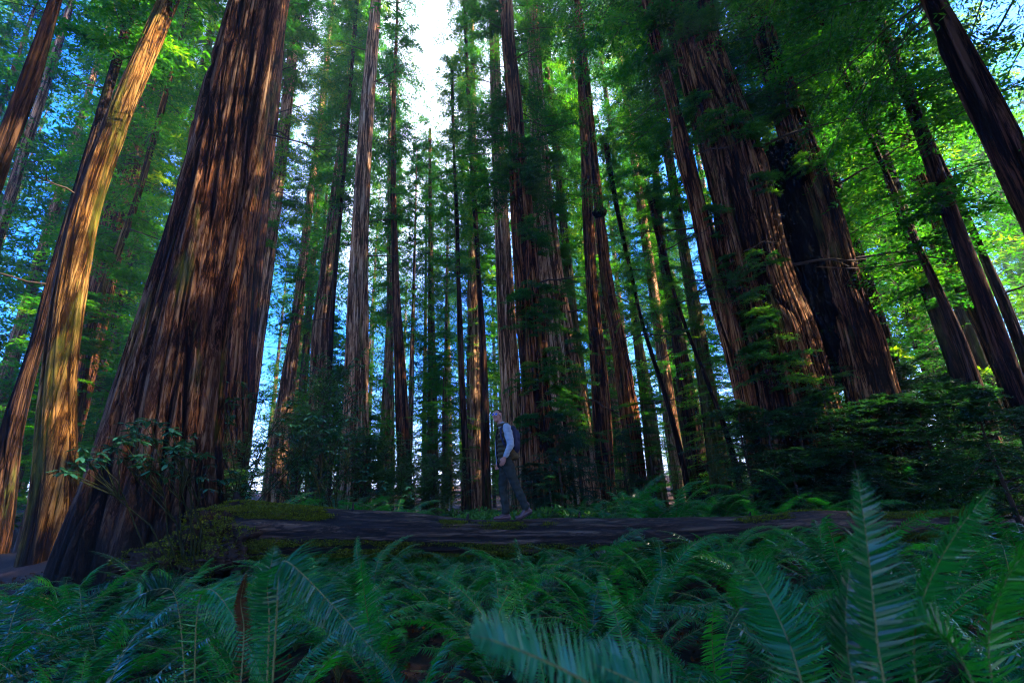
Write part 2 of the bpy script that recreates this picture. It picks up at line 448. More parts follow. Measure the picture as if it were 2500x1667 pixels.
# ------------------------------------------------------------------ foliage
def crown_mesh(name, seed, H, R, nb, nt, nl, leaf, lw, twig, mat, up=.15, droop=.35, sparse=.0, top=.9, jit=.25, lenmin=.45, bw=.02, azs=None):
    g = np.random.default_rng(seed)
    z0 = np.sort(g.uniform(0, H, nb)) 
    az = g.uniform(0, 2 * np.pi, nb) if azs is None else g.uniform(azs[0], azs[1], nb)
    prof = (1 - (z0 / H) ** 1.6 * top) * (.55 + .45 * smooth(z0 / (H * .15)))
    Lb = R * prof * g.uniform(lenmin, 1.1, nb)
    # whorled clumps: uneven outline
    cl = vnoise(np.stack([np.cos(az) * 1.3 + 3, np.sin(az) * 1.3 + 3, z0 * .45], -1), seed)
    Lb = Lb * (.55 + .9 * cl)
    upb = up + g.normal(0, .12, nb)
    dr = droop * g.uniform(.6, 1.4, nb)
    t = np.linspace(.12, 1, nt)
    hd = np.stack([np.cos(az), np.sin(az), np.zeros(nb)], -1)
    sd_ = np.stack([-np.sin(az), np.cos(az), np.zeros(nb)], -1)
    wig = g.normal(0, .10, (nb, 1))
    def bp(tt):
        tt = np.asarray(tt)
        h = Lb[:, None] * tt[None]
        p = hd[:, None] * h[..., None] + sd_[:, None] * (h * wig * tt[None] * 2)[..., None]
        p[..., 2] += z0[:, None] + Lb[:, None] * (upb[:, None] * tt[None] - dr[:, None] * tt[None] ** 2)
        return p
    # wood
    tw = np.linspace(0, 1, 5)
    P = bp(tw)
    Rw = (bw * (Lb / R))[:, None] * (1.05 - tw[None]) + .004
    Vw, Fw = tubes(P, Rw, 3)
    # twigs
    B = bp(t)                                                      # nb,nt,3
    side = np.array([1., -1.])
    ang = rad(58) + g.normal(0, .25, (nb, nt, 2))
    a2 = az[:, None, None] + side[None, None] * ang
    tl = twig * (1.15 - .55 * t)[None, :, None] * g.uniform(.45, 1.2, (nb, nt, 2)) * np.clip(Lb / (R * .5), .4, 1.3)[:, None, None]
    dz = g.normal(-.12, .22, (nb, nt, 2))
    D = np.stack([np.cos(a2), np.sin(a2), dz], -1)
    D /= np.linalg.norm(D, axis=-1, keepdims=True)
    st = B[:, :, None] + g.normal(0, .04, (nb, nt, 2, 3)) * twig
    s = (np.arange(nl) + .6) / nl
    s_ = s[None, None, None, :] * tl[..., None]
    Lp = st[..., None, :] + D[..., None, :] * s_[..., None]
    Lp[..., 2] -= .25 * (s_ ** 2) / max(twig, .1)
    # leaves both sides of each twig
    a3 = a2[..., None, None] + side * (rad(48) + 0 * a2[..., None, None]) + g.normal(0, .35, (nb, nt, 2, nl, 2))
    dz3 = g.normal(-.15, .35, a3.shape)
    LD = np.stack([np.cos(a3), np.sin(a3), dz3], -1)
    LD /= np.linalg.norm(LD, axis=-1, keepdims=True)
    up3 = np.stack([g.normal(0, .45, a3.shape), g.normal(0, .45, a3.shape), np.ones(a3.shape)], -1)
    W = np.cross(LD, up3); W /= np.linalg.norm(W, axis=-1, keepdims=True)
    ll = leaf * g.uniform(.6, 1.25, a3.shape) * (1.1 - .5 * s[None, None, None, :, None])
    base = np.broadcast_to(Lp[..., None, :], LD.shape)
    keep = g.random(a3.shape) > sparse
    base, LD, W, ll = base[keep], LD[keep], W[keep], ll[keep]
    wl = lw * ll / leaf
    p0 = base
    p1 = base + LD * (ll * .5)[:, None] + W * (wl * .5)[:, None]
    p2 = base + LD * ll[:, None]
    p3 = base + LD * (ll * .5)[:, None] - W * (wl * .5)[:, None]
    VL = np.stack([p0, p1, p2, p3], 1).reshape(-1, 3)
    nL = len(p0)
    FL = np.arange(nL * 4).reshape(-1, 4) + len(Vw)
    bt = np.clip(.42 + g.normal(0, .16, nb), 0, 1)
    tone = np.broadcast_to(bt[:, None, None, None, None], keep.shape)[keep] + g.normal(0, .10, nL)
    tipb = np.broadcast_to(t[None, :, None, None, None], keep.shape)[keep]
    tone = tone + .18 * (tipb - .5)
    tone = np.repeat(tone, 4)
    V = np.vstack([Vw, VL])
    tn = np.concatenate([np.zeros(len(Vw)), tone])
    mi = np.concatenate([np.ones(len(Fw)), np.zeros(nL)])
    return mesh_np(name, V, [Fw, FL], [mat, M['twig']], midx=mi, attrs={'tone': tn})

FAR = [crown_mesh("far_crown", 100 + i, 30, 4.2, 118, 9, 5, .32, .11, 1.15, M['leaf'], sparse=.12 + .08 * (i % 3)) for i in range(5)]
MID = [crown_mesh("mid_crown", 200 + i, 20, 3.2, 112, 12, 6, .21, .07, .80, M['leaf'], sparse=.15, top=.55) for i in range(4)]
NEAR = [crown_mesh("near_crown", 300 + i, 10, 2.4, 80, 16, 9, .11, .034, .55, M['leafn'], sparse=.05, top=.45, bw=.014) for i in range(4)]
CANOPY = [crown_mesh('canopy_crown', 380 + i, 14, 5.2, 120, 20, 9, .115, .036, .90, M['leafn'], sparse=.1, top=.5, bw=.03) for i in range(2)]
BACK = [crown_mesh('rear_crown', 360 + i, 10, 2.6, 64, 16, 9, .11, .034, .55, M['leafn'], sparse=.08, top=.25, bw=.016, azs=(-.45, 3.6)) for i in range(3)]
TUFT = [crown_mesh("tuft_crown", 400 + i, 1.0, 1.1, 12, 14, 9, .09, .028, .38, M['leafn'], sparse=.05, top=.3, bw=.010, azs=(-1.1, 1.1)) for i in range(4)]
rng = random.Random(11)

def put(name, me, parent, loc, sxy=1.0, sz=1.0, rz=None, tilt=(0, 0)):
    o = obj(name, me, parent, loc)
    o.scale = (sxy, sxy, sz)
    o.rotation_euler = (tilt[0], tilt[1], rng.uniform(0, 6.28) if rz is None else rz)
    return o

def center_at(path, z):
    zs, cx, cy, r = path
    return float(np.interp(z, zs, cx)), float(np.interp(z, zs, cy)), float(np.interp(z, zs, r))

SEEN = []
def tree(name, label, cat, st, D, H, mat, crown=None, n=48, step=.4, group=None, tufts=(), **kw):
    """crown: (z_start, z_end, R, lod)"""
    A = trunk_path(st, D, H)
    me, base, path = trunk_mesh(name + "_trunk", A, M[mat], n=n, step=step, **kw)
    e = bpy.data.objects.new(name, None); C.objects.link(e)
    e.location = base
    tag(e, label, cat, group)
    obj("trunk", me, e)
    if crown:
        z0, z1, R, lod = crown
        src, h0, r0 = {'far': (FAR, 30, 4.2), 'mid': (MID, 20, 3.2), 'near': (NEAR, 10, 2.4), 'back': (BACK, 10, 2.6), 'canopy': (CANOPY, 14, 5.2)}[lod]
        # stack as many pieces as the crown is tall; each is one 'crown' part
        k = max(1, round((z1 - z0) / h0 / 1.1))
        for i in range(k):
            za = z0 + (z1 - z0) * i / k
            x, y, _ = center_at(path, za)
            x2, y2, _ = center_at(path, za + (z1 - z0) / k)
            hh = (z1 - z0) / k
            tilt = (math.atan2(-(y2 - y), hh), math.atan2(x2 - x, hh))
            s = R / r0 * (1 - .45 * i / max(1, k))
            o = obj("crown", rng.choice(src), e, (x - base[0], y - base[1], za - base[2]))
            o.rotation_euler = (Matrix.Rotation(tilt[1], 3, 'Y') @ Matrix.Rotation(tilt[0], 3, 'X') @ Matrix.Rotation(rng.uniform(0, 6.28) if lod != 'back' else rng.uniform(-.2, .2) - math.atan2(base[0], base[1]), 3, 'Z')).to_euler()
            o.scale = (s, s, hh / h0)
    for (px, py, s) in tufts:
        p = pt(px, py, D)
        x, y, r = center_at(path, p.z)
        a = math.atan2(p.y - y, p.x - x)
        # place on the visible side of the trunk
        toward = math.atan2(-y, -x)
        lat = (math.atan2(p.x, p.y) - math.atan2(x, y)) * D / max(r, .05)
        a = toward + max(-1.3, min(1.3, lat))
        o = obj("foliage_tuft", rng.choice(TUFT), e, (x + math.cos(a) * r * .9 - base[0], y + math.sin(a) * r * .9 - base[1], p.z - base[2]))
        o.rotation_euler = (0, 0, a + rng.uniform(-.4, .4)); o.scale = (s, s, s)
    SEEN.append((e, path, D))
    return e, path

# ------------------------------------------------------------------ the trees seen one by one (photo pixels -> real places)
BIG = dict(n=420, step=.055, amp=.055, freq=4.5, zfine=26)
MD = dict(n=220, step=.09, amp=.035, freq=6, zfine=26)
ML = dict(n=96, step=.22, amp=.022, freq=7, zfine=34)

# left side
tree("redwood_tree", "leaning redwood with sunlit golden bark, behind and left of the giant trunk", "tree",
     [(-60, 400, 465), (0, 384, 442), (250, 268, 339), (500, 163, 252), (700, 118, 222), (912, 88, 196), (1091, 72, 200), (1250, 62, 205)],
     14.5, 52, 'gold', crown=(21, 50, 4.6, 'mid'), **{**MD, 'seed': 3, 'rs': .90, 'flare': .0, 'amp': .03})
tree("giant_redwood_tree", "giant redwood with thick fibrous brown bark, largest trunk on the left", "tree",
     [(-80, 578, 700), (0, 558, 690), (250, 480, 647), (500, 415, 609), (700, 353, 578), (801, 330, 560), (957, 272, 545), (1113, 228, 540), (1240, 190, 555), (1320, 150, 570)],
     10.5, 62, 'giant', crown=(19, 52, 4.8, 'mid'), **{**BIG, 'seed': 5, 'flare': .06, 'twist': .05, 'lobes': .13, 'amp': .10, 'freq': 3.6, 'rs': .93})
tree("redwood_tree", "reddish redwood trunk standing close behind the right edge of the giant trunk", "tree",
     [(0, 652, 706), (300, 600, 668), (600, 560, 622), (800, 535, 606), (1000, 512, 600), (1150, 500, 606)], 17, 55, 'red',
     crown=(24, 54, 4.2, 'mid'), **{**MD, 'seed': 8})
tree("redwood_tree", "thin dark trunk peeking out beside the reddish trunk behind the giant", "tree",
     [(300, 655, 678), (600, 624, 648), (850, 600, 626), (1000, 594, 622)], 24, 52, 'dark', crown=(26, 52, 3.8, 'mid'), **{**ML, 'seed': 9})
tree("redwood_tree", "pale half hidden trunk with leafy stem left of the sunlit trunk pair", "tree",
     [(250, 779, 793), (513, 745, 763), (620, 732, 752), (800, 708, 735), (1113, 652, 706)], 34, 50, 'pale', crown=(13, 50, 3.0, 'mid'), **{**ML, 'seed': 10})
tree("redwood_tree", "sun dappled orange brown trunk left of the tall straight pale trunk", "tree",
     [(250, 838, 853), (400, 817, 838), (700, 777, 813), (801, 762, 806), (1113, 750, 800), (1220, 745, 806)], 29, 56, 'pale',
     crown=(22, 56, 3.6, 'mid'), **{**ML, 'seed': 12})
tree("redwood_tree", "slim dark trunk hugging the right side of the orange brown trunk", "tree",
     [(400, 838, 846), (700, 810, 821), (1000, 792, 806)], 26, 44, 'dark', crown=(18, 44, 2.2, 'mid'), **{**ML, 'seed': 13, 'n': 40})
tree("redwood_tree", "tall straight clean trunk with patches of sun, left of the open sky gap", "tree",
     [(-40, 909, 931), (0, 905, 930), (312, 874, 911), (500, 862, 902), (700, 851, 898), (801, 847, 899), (1001, 838, 899), (1180, 826, 906)],
     23, 62, 'pale', crown=(32, 62, 3.2, 'mid'), **{**MD, 'seed': 14, 'amp': .028})
tree("redwood_tree", "slim feathery tree rising left of the open sky gap", "tree",
     [(0, 376, 384), (60, 966, 972), (268, 955, 966), (500, 953, 967), (700, 958, 975), (801, 961, 982), (1001, 965, 997), (1180, 972, 1006), (1247, 972, 1012)][1:],
     26, 43, 'red', crown=(17, 44, 2.8, 'mid'), **{**ML, 'seed': 15})
tree("redwood_tree", "pale straight trunk just left of the slim feathery tree", "tree",
     [(400, 946, 957), (700, 944, 959), (890, 943, 961), (1136, 939, 964)], 34, 40, 'pale', crown=(14, 40, 2.6, 'mid'), **{**ML, 'seed': 16, 'n': 56})
tree("redwood_tree", "narrow leafy tree with a sun streak down its right side, below the sky gap", "tree",
     [(400, 1046, 1053), (700, 1045, 1058), (801, 1045, 1062), (1001, 1043, 1068), (1180, 1043, 1071)], 35, 33, 'gold',
     crown=(4, 34, 3.2, 'mid'), **{**ML, 'seed': 17, 'n': 56})
tree("redwood_tree", "very thin dark trunk below the right edge of the sky gap", "tree",
     [(357, 1105, 1110), (500, 1110, 1119), (700, 1115, 1125), (801, 1116, 1130), (1001, 1124, 1138), (1180, 1128, 1150)], 24, 28, 'dark',
     crown=(13, 29, 2.0, 'mid'), **{**ML, 'seed': 18, 'n': 48})
tree("redwood_tree", "pale broad trunk half hidden between two thin dark trunks left of the walker", "tree",
     [(380, 1148, 1163), (700, 1141, 1168), (801, 1141, 1171), (1001, 1138, 1172), (1180, 1140, 1178)], 30, 44, 'pale', crown=(17, 44, 3.0, 'mid'), **{**ML, 'seed': 19})
tree("redwood_tree", "dark thin trunk close left of the bare pale trunk behind the walker", "tree",
     [(380, 1146, 1156), (500, 1153, 1165), (700, 1164, 1176), (801, 1170, 1185), (1001, 1174, 1194), (1180, 1176, 1198)], 25, 40, 'dark',
     crown=(14, 40, 2.4, 'mid'), **{**ML, 'seed': 20, 'n': 60})
# centre
tree("redwood_tree", "broad bare pale brown trunk rising directly behind the walking man", "tree",
     [(0, 1192, 1214), (312, 1198, 1228), (500, 1205, 1239), (700, 1213, 1254), (801, 1217, 1260), (1001, 1226, 1276), (1180, 1235, 1284)],
     23, 60, 'pale', crown=(31, 58, 2.4, 'mid'), **{**MD, 'seed': 22})
tree("giant_redwood_tree", "massive dark redwood with leafy sprouts up its stem, right of the walking man", "tree",
     [(-60, 1212, 1243), (0, 1218, 1251), (125, 1226, 1259), (250, 1236, 1273), (375, 1242, 1285), (500, 1247, 1300), (700, 1260, 1320), (801, 1264, 1336), (1001, 1275, 1350), (1180, 1280, 1382)],
     16, 56, 'red', crown=(12, 44, 3.6, 'back'), tufts=[(1285, 400, .9), (1330, 450, .9), (1250, 440, .9), (1290, 470, .8), (1350, 480, .8), (1300, 600, .8), (1345, 620, .8), (1280, 780, .9), (1320, 760, .9), (1350, 810, .9), (1300, 830, .8), (1360, 920, .9), (1320, 960, .9), (1350, 1020, 1.0), (1300, 1080, .9)],
     **{**BIG, 'seed': 24, 'amp': .05, 'n': 320, 'step': .08})
tree("giant_redwood_tree", "wide grey brown furrowed trunk standing behind the massive dark redwood", "tree",
     [(0, 1284, 1312), (250, 1294, 1330), (375, 1296, 1340), (500, 1300, 1351), (700, 1313, 1376), (801, 1326, 1396), (1001, 1334, 1436), (1180, 1346, 1460)],
     20, 60, 'pale', crown=(25, 54, 3.0, 'mid'), tufts=[(1340, 330, 1.0), (1360, 420, .9), (1370, 540, .9), (1390, 640, .8), (1395, 730, .8), (1400, 870, 1.0), (1420, 960, 1.0), (1390, 1040, 1.1), (1440, 1100, 1.0)],
     **{**BIG, 'seed': 25, 'n': 320, 'step': .08})
tree("redwood_tree", "crooked grey trunk close to the right edge of the wide furrowed trunk", "tree",
     [(500, 1362, 1378), (600, 1372, 1392), (800, 1392, 1414), (1001, 1416, 1443), (1180, 1430, 1462)], 25, 42, 'green', crown=(14, 42, 3.0, 'mid'), **{**ML, 'seed': 26})
tree("redwood_tree", "tall dark trunk with an orange sun streak along its right edge", "tree",
     [(0, 1402, 1416), (250, 1412, 1432), (375, 1418, 1440), (500, 1420, 1448), (700, 1430, 1458), (801, 1436, 1470), (1001, 1446, 1492), (1180, 1450, 1500)],
     22, 58, 'red', crown=(25, 58, 2.5, 'mid'), **{**MD, 'seed': 27})
t17, path17 = tree("redwood_tree", "brown trunk with a dark mossy burl halfway up, right of the tall dark trunk", "tree",
     [(250, 1428, 1446), (446, 1446, 1466), (700, 1467, 1497), (801, 1490, 1521), (1001, 1514, 1560), (1158, 1537, 1579)],
     21, 52, 'red', crown=(24, 52, 2.5, 'mid'), **{**MD, 'seed': 28})
tree("redwood_tree", "greenish moss covered trunk right of the trunk with the burl, farther back", "tree",
     [(446, 1502, 1515), (800, 1543, 1562), (1001, 1566, 1601), (1140, 1578, 1620)], 32, 46, 'green', crown=(12, 46, 3.2, 'mid'), **{**ML, 'seed': 29})
tree("slender_tree", "slender dark stem leaning left, between two mossy trunks right of centre", "tree",
     [(700, 1545, 1553), (780, 1559, 1567), (1001, 1630, 1643), (1158, 1666, 1682)], 18, 16, 'dark', crown=(7, 17, 1.3, 'near'), **{**ML, 'seed': 30, 'n': 32, 'flare': 0})
tree("redwood_tree", "dark brown trunk behind the ferns, third from the twin redwoods toward the centre", "tree",
     [(300, 1580, 1594), (446, 1595, 1612), (600, 1604, 1624), (801, 1635, 1668), (1001, 1665, 1706), (1127, 1680, 1727)],
     23, 54, 'dark', crown=(19, 54, 3.6, 'mid'), **{**MD, 'seed': 31})
tree("redwood_tree", "grey green trunk overlapping a darker stem, second from the twin redwoods", "tree",
     [(600, 1656, 1682), (801, 1687, 1722), (1001, 1712, 1756), (1127, 1726, 1778)], 20, 50, 'green', crown=(13, 48, 3.2, 'mid'), **{**ML, 'seed': 32})
tree("slender_tree", "thin crooked dark sapling in front of the grey green trunk", "tree",
     [(725, 1643, 1651), (880, 1700, 1710), (1001, 1750, 1763), (1130, 1790, 1806)], 15, 11, 'dark', crown=(6, 12, 1.5, 'near'), **{**ML, 'seed': 33, 'n': 32, 'flare': 0})
tree("redwood_tree", "lean dark redwood just left of the twin giants, leaning toward the centre", "tree",
     [(-40, 1560, 1592), (45, 1574, 1600), (125, 1592, 1622), (250, 1630, 1658), (375, 1648, 1690), (500, 1685, 1724), (700, 1720, 1778), (801, 1755, 1810), (1001, 1803, 1852), (1113, 1823, 1870)],
     15, 46, 'red', crown=(17, 46, 3.8, 'mid'), tufts=[(1625, 190, 0.72), (1600, 90, 0.72), (1740, 560, 0.72), (1790, 720, 0.65)], **{**MD, 'seed': 34})
# twin giants on the right
tw1, ptw1 = tree("giant_redwood_tree", "left stem of the twin giant redwoods, streaked grey and orange brown", "tree",
     [(-60, 1590, 1728), (0, 1609, 1743), (125, 1645, 1765), (250, 1676, 1812), (375, 1716, 1868), (500, 1738, 1897), (700, 1779, 1940), (801, 1814, 1993), (935, 1841, 2029), (1091, 1855, 2080)],
     15.5, 58, 'redbig', crown=(13, 48, 3.8, 'back'), tufts=[(1690, 120, 1.0), (1720, 140, .9), (1745, 110, .8), (1660, 30, .9), (1790, 365, .9), (1850, 385, .8), (1720, 300, .7), (1870, 500, .7), (1740, 620, .8), (1790, 700, .8), (1880, 690, .7), (1850, 800, .9), (1900, 860, .9), (1870, 930, 1.0), (1930, 960, 1.0)],
     **{**BIG, 'seed': 36, 'amp': .06, 'flare': .05})
tw2, ptw2 = tree("giant_redwood_tree", "right stem of the twin giant redwoods with a charred black hollow at its side", "tree",
     [(-60, 1798, 1862), (0, 1814, 1877), (125, 1843, 1908), (250, 1877, 1958), (375, 1908, 2004), (500, 1950, 2056), (700, 1988, 2106), (801, 2029, 2158), (957, 2060, 2194), (1046, 2064, 2230)],
     16.5, 55, 'redbig', crown=(13, 46, 4.0, 'back'), tufts=[(1850, 50, 0.79), (1940, 300, 0.72), (1990, 440, 0.65), (2010, 820, 0.65), (2060, 950, 0.86)],
     **{**BIG, 'seed': 38, 'amp': .06, 'flare': .05})
# right side
tree("redwood_tree", "dark leaning trunk with mossy sunlit flank, right of the twin giants", "tree",
     [(100, 2130, 2152), (200, 2156, 2176), (375, 2203, 2243), (500, 2261, 2305), (700, 2323, 2377), (801, 2386, 2439), (980, 2448, 2512)], 19, 38, 'red', crown=(19, 38, 3.8, 'mid'),
     tufts=[(2350, 650, 0.72), (2380, 720, 0.72)], **{**MD, 'seed': 40})
tree("redwood_tree", "long thin dark leaning trunk between the mossy trunk and the far right trunk", "tree",
     [(125, 2158, 2175), (250, 2211, 2238), (375, 2274, 2296), (500, 2341, 2361), (700, 2417, 2446), (735, 2440, 2472), (900, 2490, 2530)], 17, 38, 'dark', crown=(17, 38, 3.4, 'mid'), **{**ML, 'seed': 41})
tree("giant_redwood_tree", "thick near trunk leaning in from the right edge behind dark foliage", "tree",
     [(-50, 2225, 2285), (0, 2247, 2304), (125, 2290, 2381), (250, 2350, 2448), (375, 2412, 2522), (500, 2470, 2580)], 10.5, 42, 'dark', crown=(9, 27, 4.6, 'canopy'), **{**BIG, 'seed': 42, 'n': 260, 'step': .09})
tree("redwood_tree", "smooth dark leaning trunk crossing in front of the sunlit bark on the right", "tree",
     [(446, 2167, 2181), (600, 2229, 2248), (801, 2319, 2351), (957, 2368, 2410), (1040, 2385, 2436)], 16, 36, 'dark', crown=(13.5, 36, 3.0, 'mid'), **{**ML, 'seed': 43})
tree("redwood_tree", "pale mossy trunk left of the crossing dark trunk on the right", "tree",
     [(500, 2150, 2172), (600, 2185, 2212), (859, 2262, 2294), (950, 2290, 2330)], 30, 38, 'pale', crown=(16, 38, 3.2, 'mid'), **{**ML, 'seed': 44})
tree("redwood_tree", "brightly sunlit trunk glimpsed behind the crossing dark trunk on the right", "tree",
     [(500, 2185, 2215), (711, 2259, 2288), (823, 2287, 2324), (957, 2340, 2374)], 25, 38, 'pale', crown=(17, 38, 3.0, 'mid'), **{**ML, 'seed': 45})
# far left
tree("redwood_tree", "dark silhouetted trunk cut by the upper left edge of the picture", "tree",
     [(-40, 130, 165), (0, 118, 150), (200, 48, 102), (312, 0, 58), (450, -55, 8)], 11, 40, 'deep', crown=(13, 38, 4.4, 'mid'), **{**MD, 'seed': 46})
tree("slender_tree", "thin sunlit leaning stem between the golden trunk and the giant trunk", "tree",
     [(89, 437, 447), (312, 374, 392), (500, 323, 341), (670, 252, 276), (801, 206, 228), (1000, 186, 210)], 21, 34, 'gold', crown=(9, 34, 2.6, 'mid'), **{**ML, 'seed': 47})
tree("redwood_tree", "broad shadowy trunk mostly hidden behind the golden trunk and its branches", "tree",
     [(270, 322, 368), (400, 285, 350), (520, 250, 320), (800, 196, 262)], 27, 50, 'red', crown=(13, 48, 3.6, 'mid'), **{**ML, 'seed': 48})
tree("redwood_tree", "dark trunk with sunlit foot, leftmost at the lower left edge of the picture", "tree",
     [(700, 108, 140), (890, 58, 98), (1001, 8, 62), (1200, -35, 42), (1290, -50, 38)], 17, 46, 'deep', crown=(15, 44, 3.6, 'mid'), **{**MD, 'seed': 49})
tree("redwood_tree", "upper stem with light foliage showing just right of the top of the giant trunk", "tree",
     [(30, 714, 736), (130, 702, 727), (400, 668, 700)], 27, 50, 'pale', crown=(15, 50, 3.4, 'mid'), **{**ML, 'seed': 50})

# bare dead limbs sticking out of the stems, each a part of its tree
lg = np.random.default_rng(91)
def dead_limbs(e, path, D, n):
    zs, cx, cy, r = path
    for k in range(n):
        z = lg.uniform(4, min(zs[-1] - 2, 1.2 + D * 1.25)); x, y, rr = center_at(path, z)
        toward = math.atan2(-y, -x); a = toward + lg.choice([-1, 1]) * lg.uniform(.7, 1.7)
        L = lg.uniform(.8, 2.6); d = np.array([math.cos(a), math.sin(a), 0]); s_ = np.array([-math.sin(a), math.cos(a), 0])
        t = np.linspace(0, 1, 6)[:, None]; bend = lg.normal(0, .25); dr = lg.uniform(-.15, .55)
        P = np.array([x, y, z]) + d * (rr * .8 + L * t) + s_ * bend * L * t ** 2 + np.array([0, 0, 1]) * (-dr * L * t ** 1.6) + lg.normal(0, .03, (6, 3))
        Q = [P]
        Rr = [np.linspace(.04, .010, 6) * min(1.4, .6 + rr)]
        for q in range(3):
            j = int(lg.integers(2, 5)); l2 = L * lg.uniform(.2, .4); dd = d + s_ * lg.choice([-1, 1]) * lg.uniform(.5, 1.2) + np.array([0, 0, lg.normal(-.2, .3)])
            Q.append(P[j] + dd * l2 * t); Rr.append(np.linspace(.013, .005, 6))
        V, Fc = tubes(np.array(Q), np.array(Rr), 5)
        obj("dead_branch", mesh_np("dead_branch", V - np.array(e.location), [Fc], [M['twig']], shade=True), e)
for e, path, D in SEEN:
    if D > 14.6: dead_limbs(e, path, D, 4 if D < 28 else 3)

# burl on the stem, charred hollow joining the twins, a few snapped dead branches
def blob(name, loc, s, mat, seed, parent, amp=.35, fr=2.0, n=5):
    import bmesh
    bm = bmesh.new(); bmesh.ops.create_icosphere(bm, subdivisions=n, radius=1)
    V = np.array([v.co[:] for v in bm.verts])
    d = vnoise(V * fr + 9, seed) * .6 + vnoise(V * fr * 2.7 + 3, seed + 1) * .3 + vnoise(V * fr * 7, seed + 2) * .12
    d = d + .35 * (smooth(np.abs(2 * vnoise(V * [9, 9, 1.5], seed + 5) - 1) * 3) - .8) * (1 if fr < 2 else 0)
    V = V * (1 + amp * (d - .5) * 2)[:, None] * np.array(s)
    for v, c in zip(bm.verts, V): v.co = c
    me = bpy.data.meshes.new(name); bm.to_mesh(me); bm.free()
    me.materials.append(mat)
    for p in me.polygons: p.use_smooth = True
    o = obj(name, me, parent)
    o.location = Vector(loc) - (parent.location if parent else Vector())
    return o
p = pt(1464, 520, 20.75)
blob("burl", p, (.34, .3, .26), M["burl"], 3, t17)
bb = None
for i, (px, py, D, sx, sz) in enumerate([(1932, 600, 16.4, .72, 2.3), (1915, 500, 16.4, .66, 1.8), (1955, 690, 16.4, .68, 1.9), (1990, 790, 16.6, .6, 1.8), (1912, 435, 16.4, .5, 1.2)]):
    blob("charred_hollow", pt(px, py, D), (sx, .8, sz), M['char'], 10 + i, tw2, .40, 1.6, 6)

def filler(name, x, y, H, cz, R, r, mat, label, group, lod='far', k=None):
    g0 = ghf(x, y) - .3
    z = np.linspace(g0, H, 8)
    lean = rng.uniform(-.02, .02), rng.uniform(-.02, .02)
    A = np.stack([z, x + lean[0] * z, y + lean[1] * z, r * (1 - .85 * ((z - g0) / (H - g0)) ** 1.1)], -1)
    me, base, path = trunk_mesh(name + "_trunk", A, M[mat], n=20, step=1.0, seed=rng.randrange(999), amp=.03, freq=4)
    e = bpy.data.objects.new(name, None); C.objects.link(e); e.location = base
    tag(e, label, 'tree', group)
    obj("trunk", me, e)
    SRC, h0, r0 = {'far': (FAR, 30, 4.2), 'mid': (MID, 20, 3.2), 'canopy': (CANOPY, 14, 5.2)}[lod]
    k = k or max(1, round((H - cz) / h0 / 1.15))
    for i in range(k):
        za = cz + (H + 1 - cz) * i / k
        cxx, cyy, _ = center_at(path, za)
        s = R / r0 * (1 - .4 * i / max(1, k))
        put("crown", rng.choice(SRC), e, (cxx - base[0], cyy - base[1], za - base[2]), s, (H + 1 - cz) / k / h0)
    return e
# ------------------------------------------------------------------ the wood behind and around
def az_of(px): 
    d = ray(px, 1000); return math.degrees(math.atan2(d.x, d.y))
rng = random.Random(5)
pos = []
tries = 0
kinds = [("slim conifer standing deep among the background trees", 'red'), ("pale barked conifer far back in the bright wood", 'pale'), ("mossy conifer in the far green wood", 'green')]
while len(pos) < 106 and tries < 9000:
    tries += 1
    a = rng.uniform(-58, 56); D = 27 + 62 * rng.random() ** 1.25
    x, y = D * math.sin(rad(a)), D * math.cos(rad(a))
    if any((x - u) ** 2 + (y - v) ** 2 < 14 for u, v, _, _ in pos): continue
    if -27 < a < 3 and rng.random() < .12: continue
    pos.append((x, y, a, D))
for x, y, a, D in pos:
    H = rng.uniform(38, 60) if a < 22 else rng.uniform(24, 36)
    if a > 22 and D > 45 and rng.random() < .5: continue
    if -14 < a < -2:                       # the open gap in the canopy
        H = min(H, D * math.tan(rad(rng.uniform(36, 44 if a > -11 else 48))))
    elif -17 < a < 2: H = min(H, D * math.tan(rad(52)))
    k = rng.randrange(3)
    if D < 45 and rng.random() < .6:
        filler("background_conifer", x, y, H, rng.uniform(2, 12), rng.uniform(2.6, 3.8), rng.uniform(.2, .42), kinds[k][1], kinds[k][0], "conifers in the background wood: " + kinds[k][0], 'mid')
    else:
        filler("background_conifer", x, y, H, rng.uniform(1, 9), rng.uniform(3.2, 4.6), rng.uniform(.22, .5), kinds[k][1], kinds[k][0], "conifers in the background wood: " + kinds[k][0])
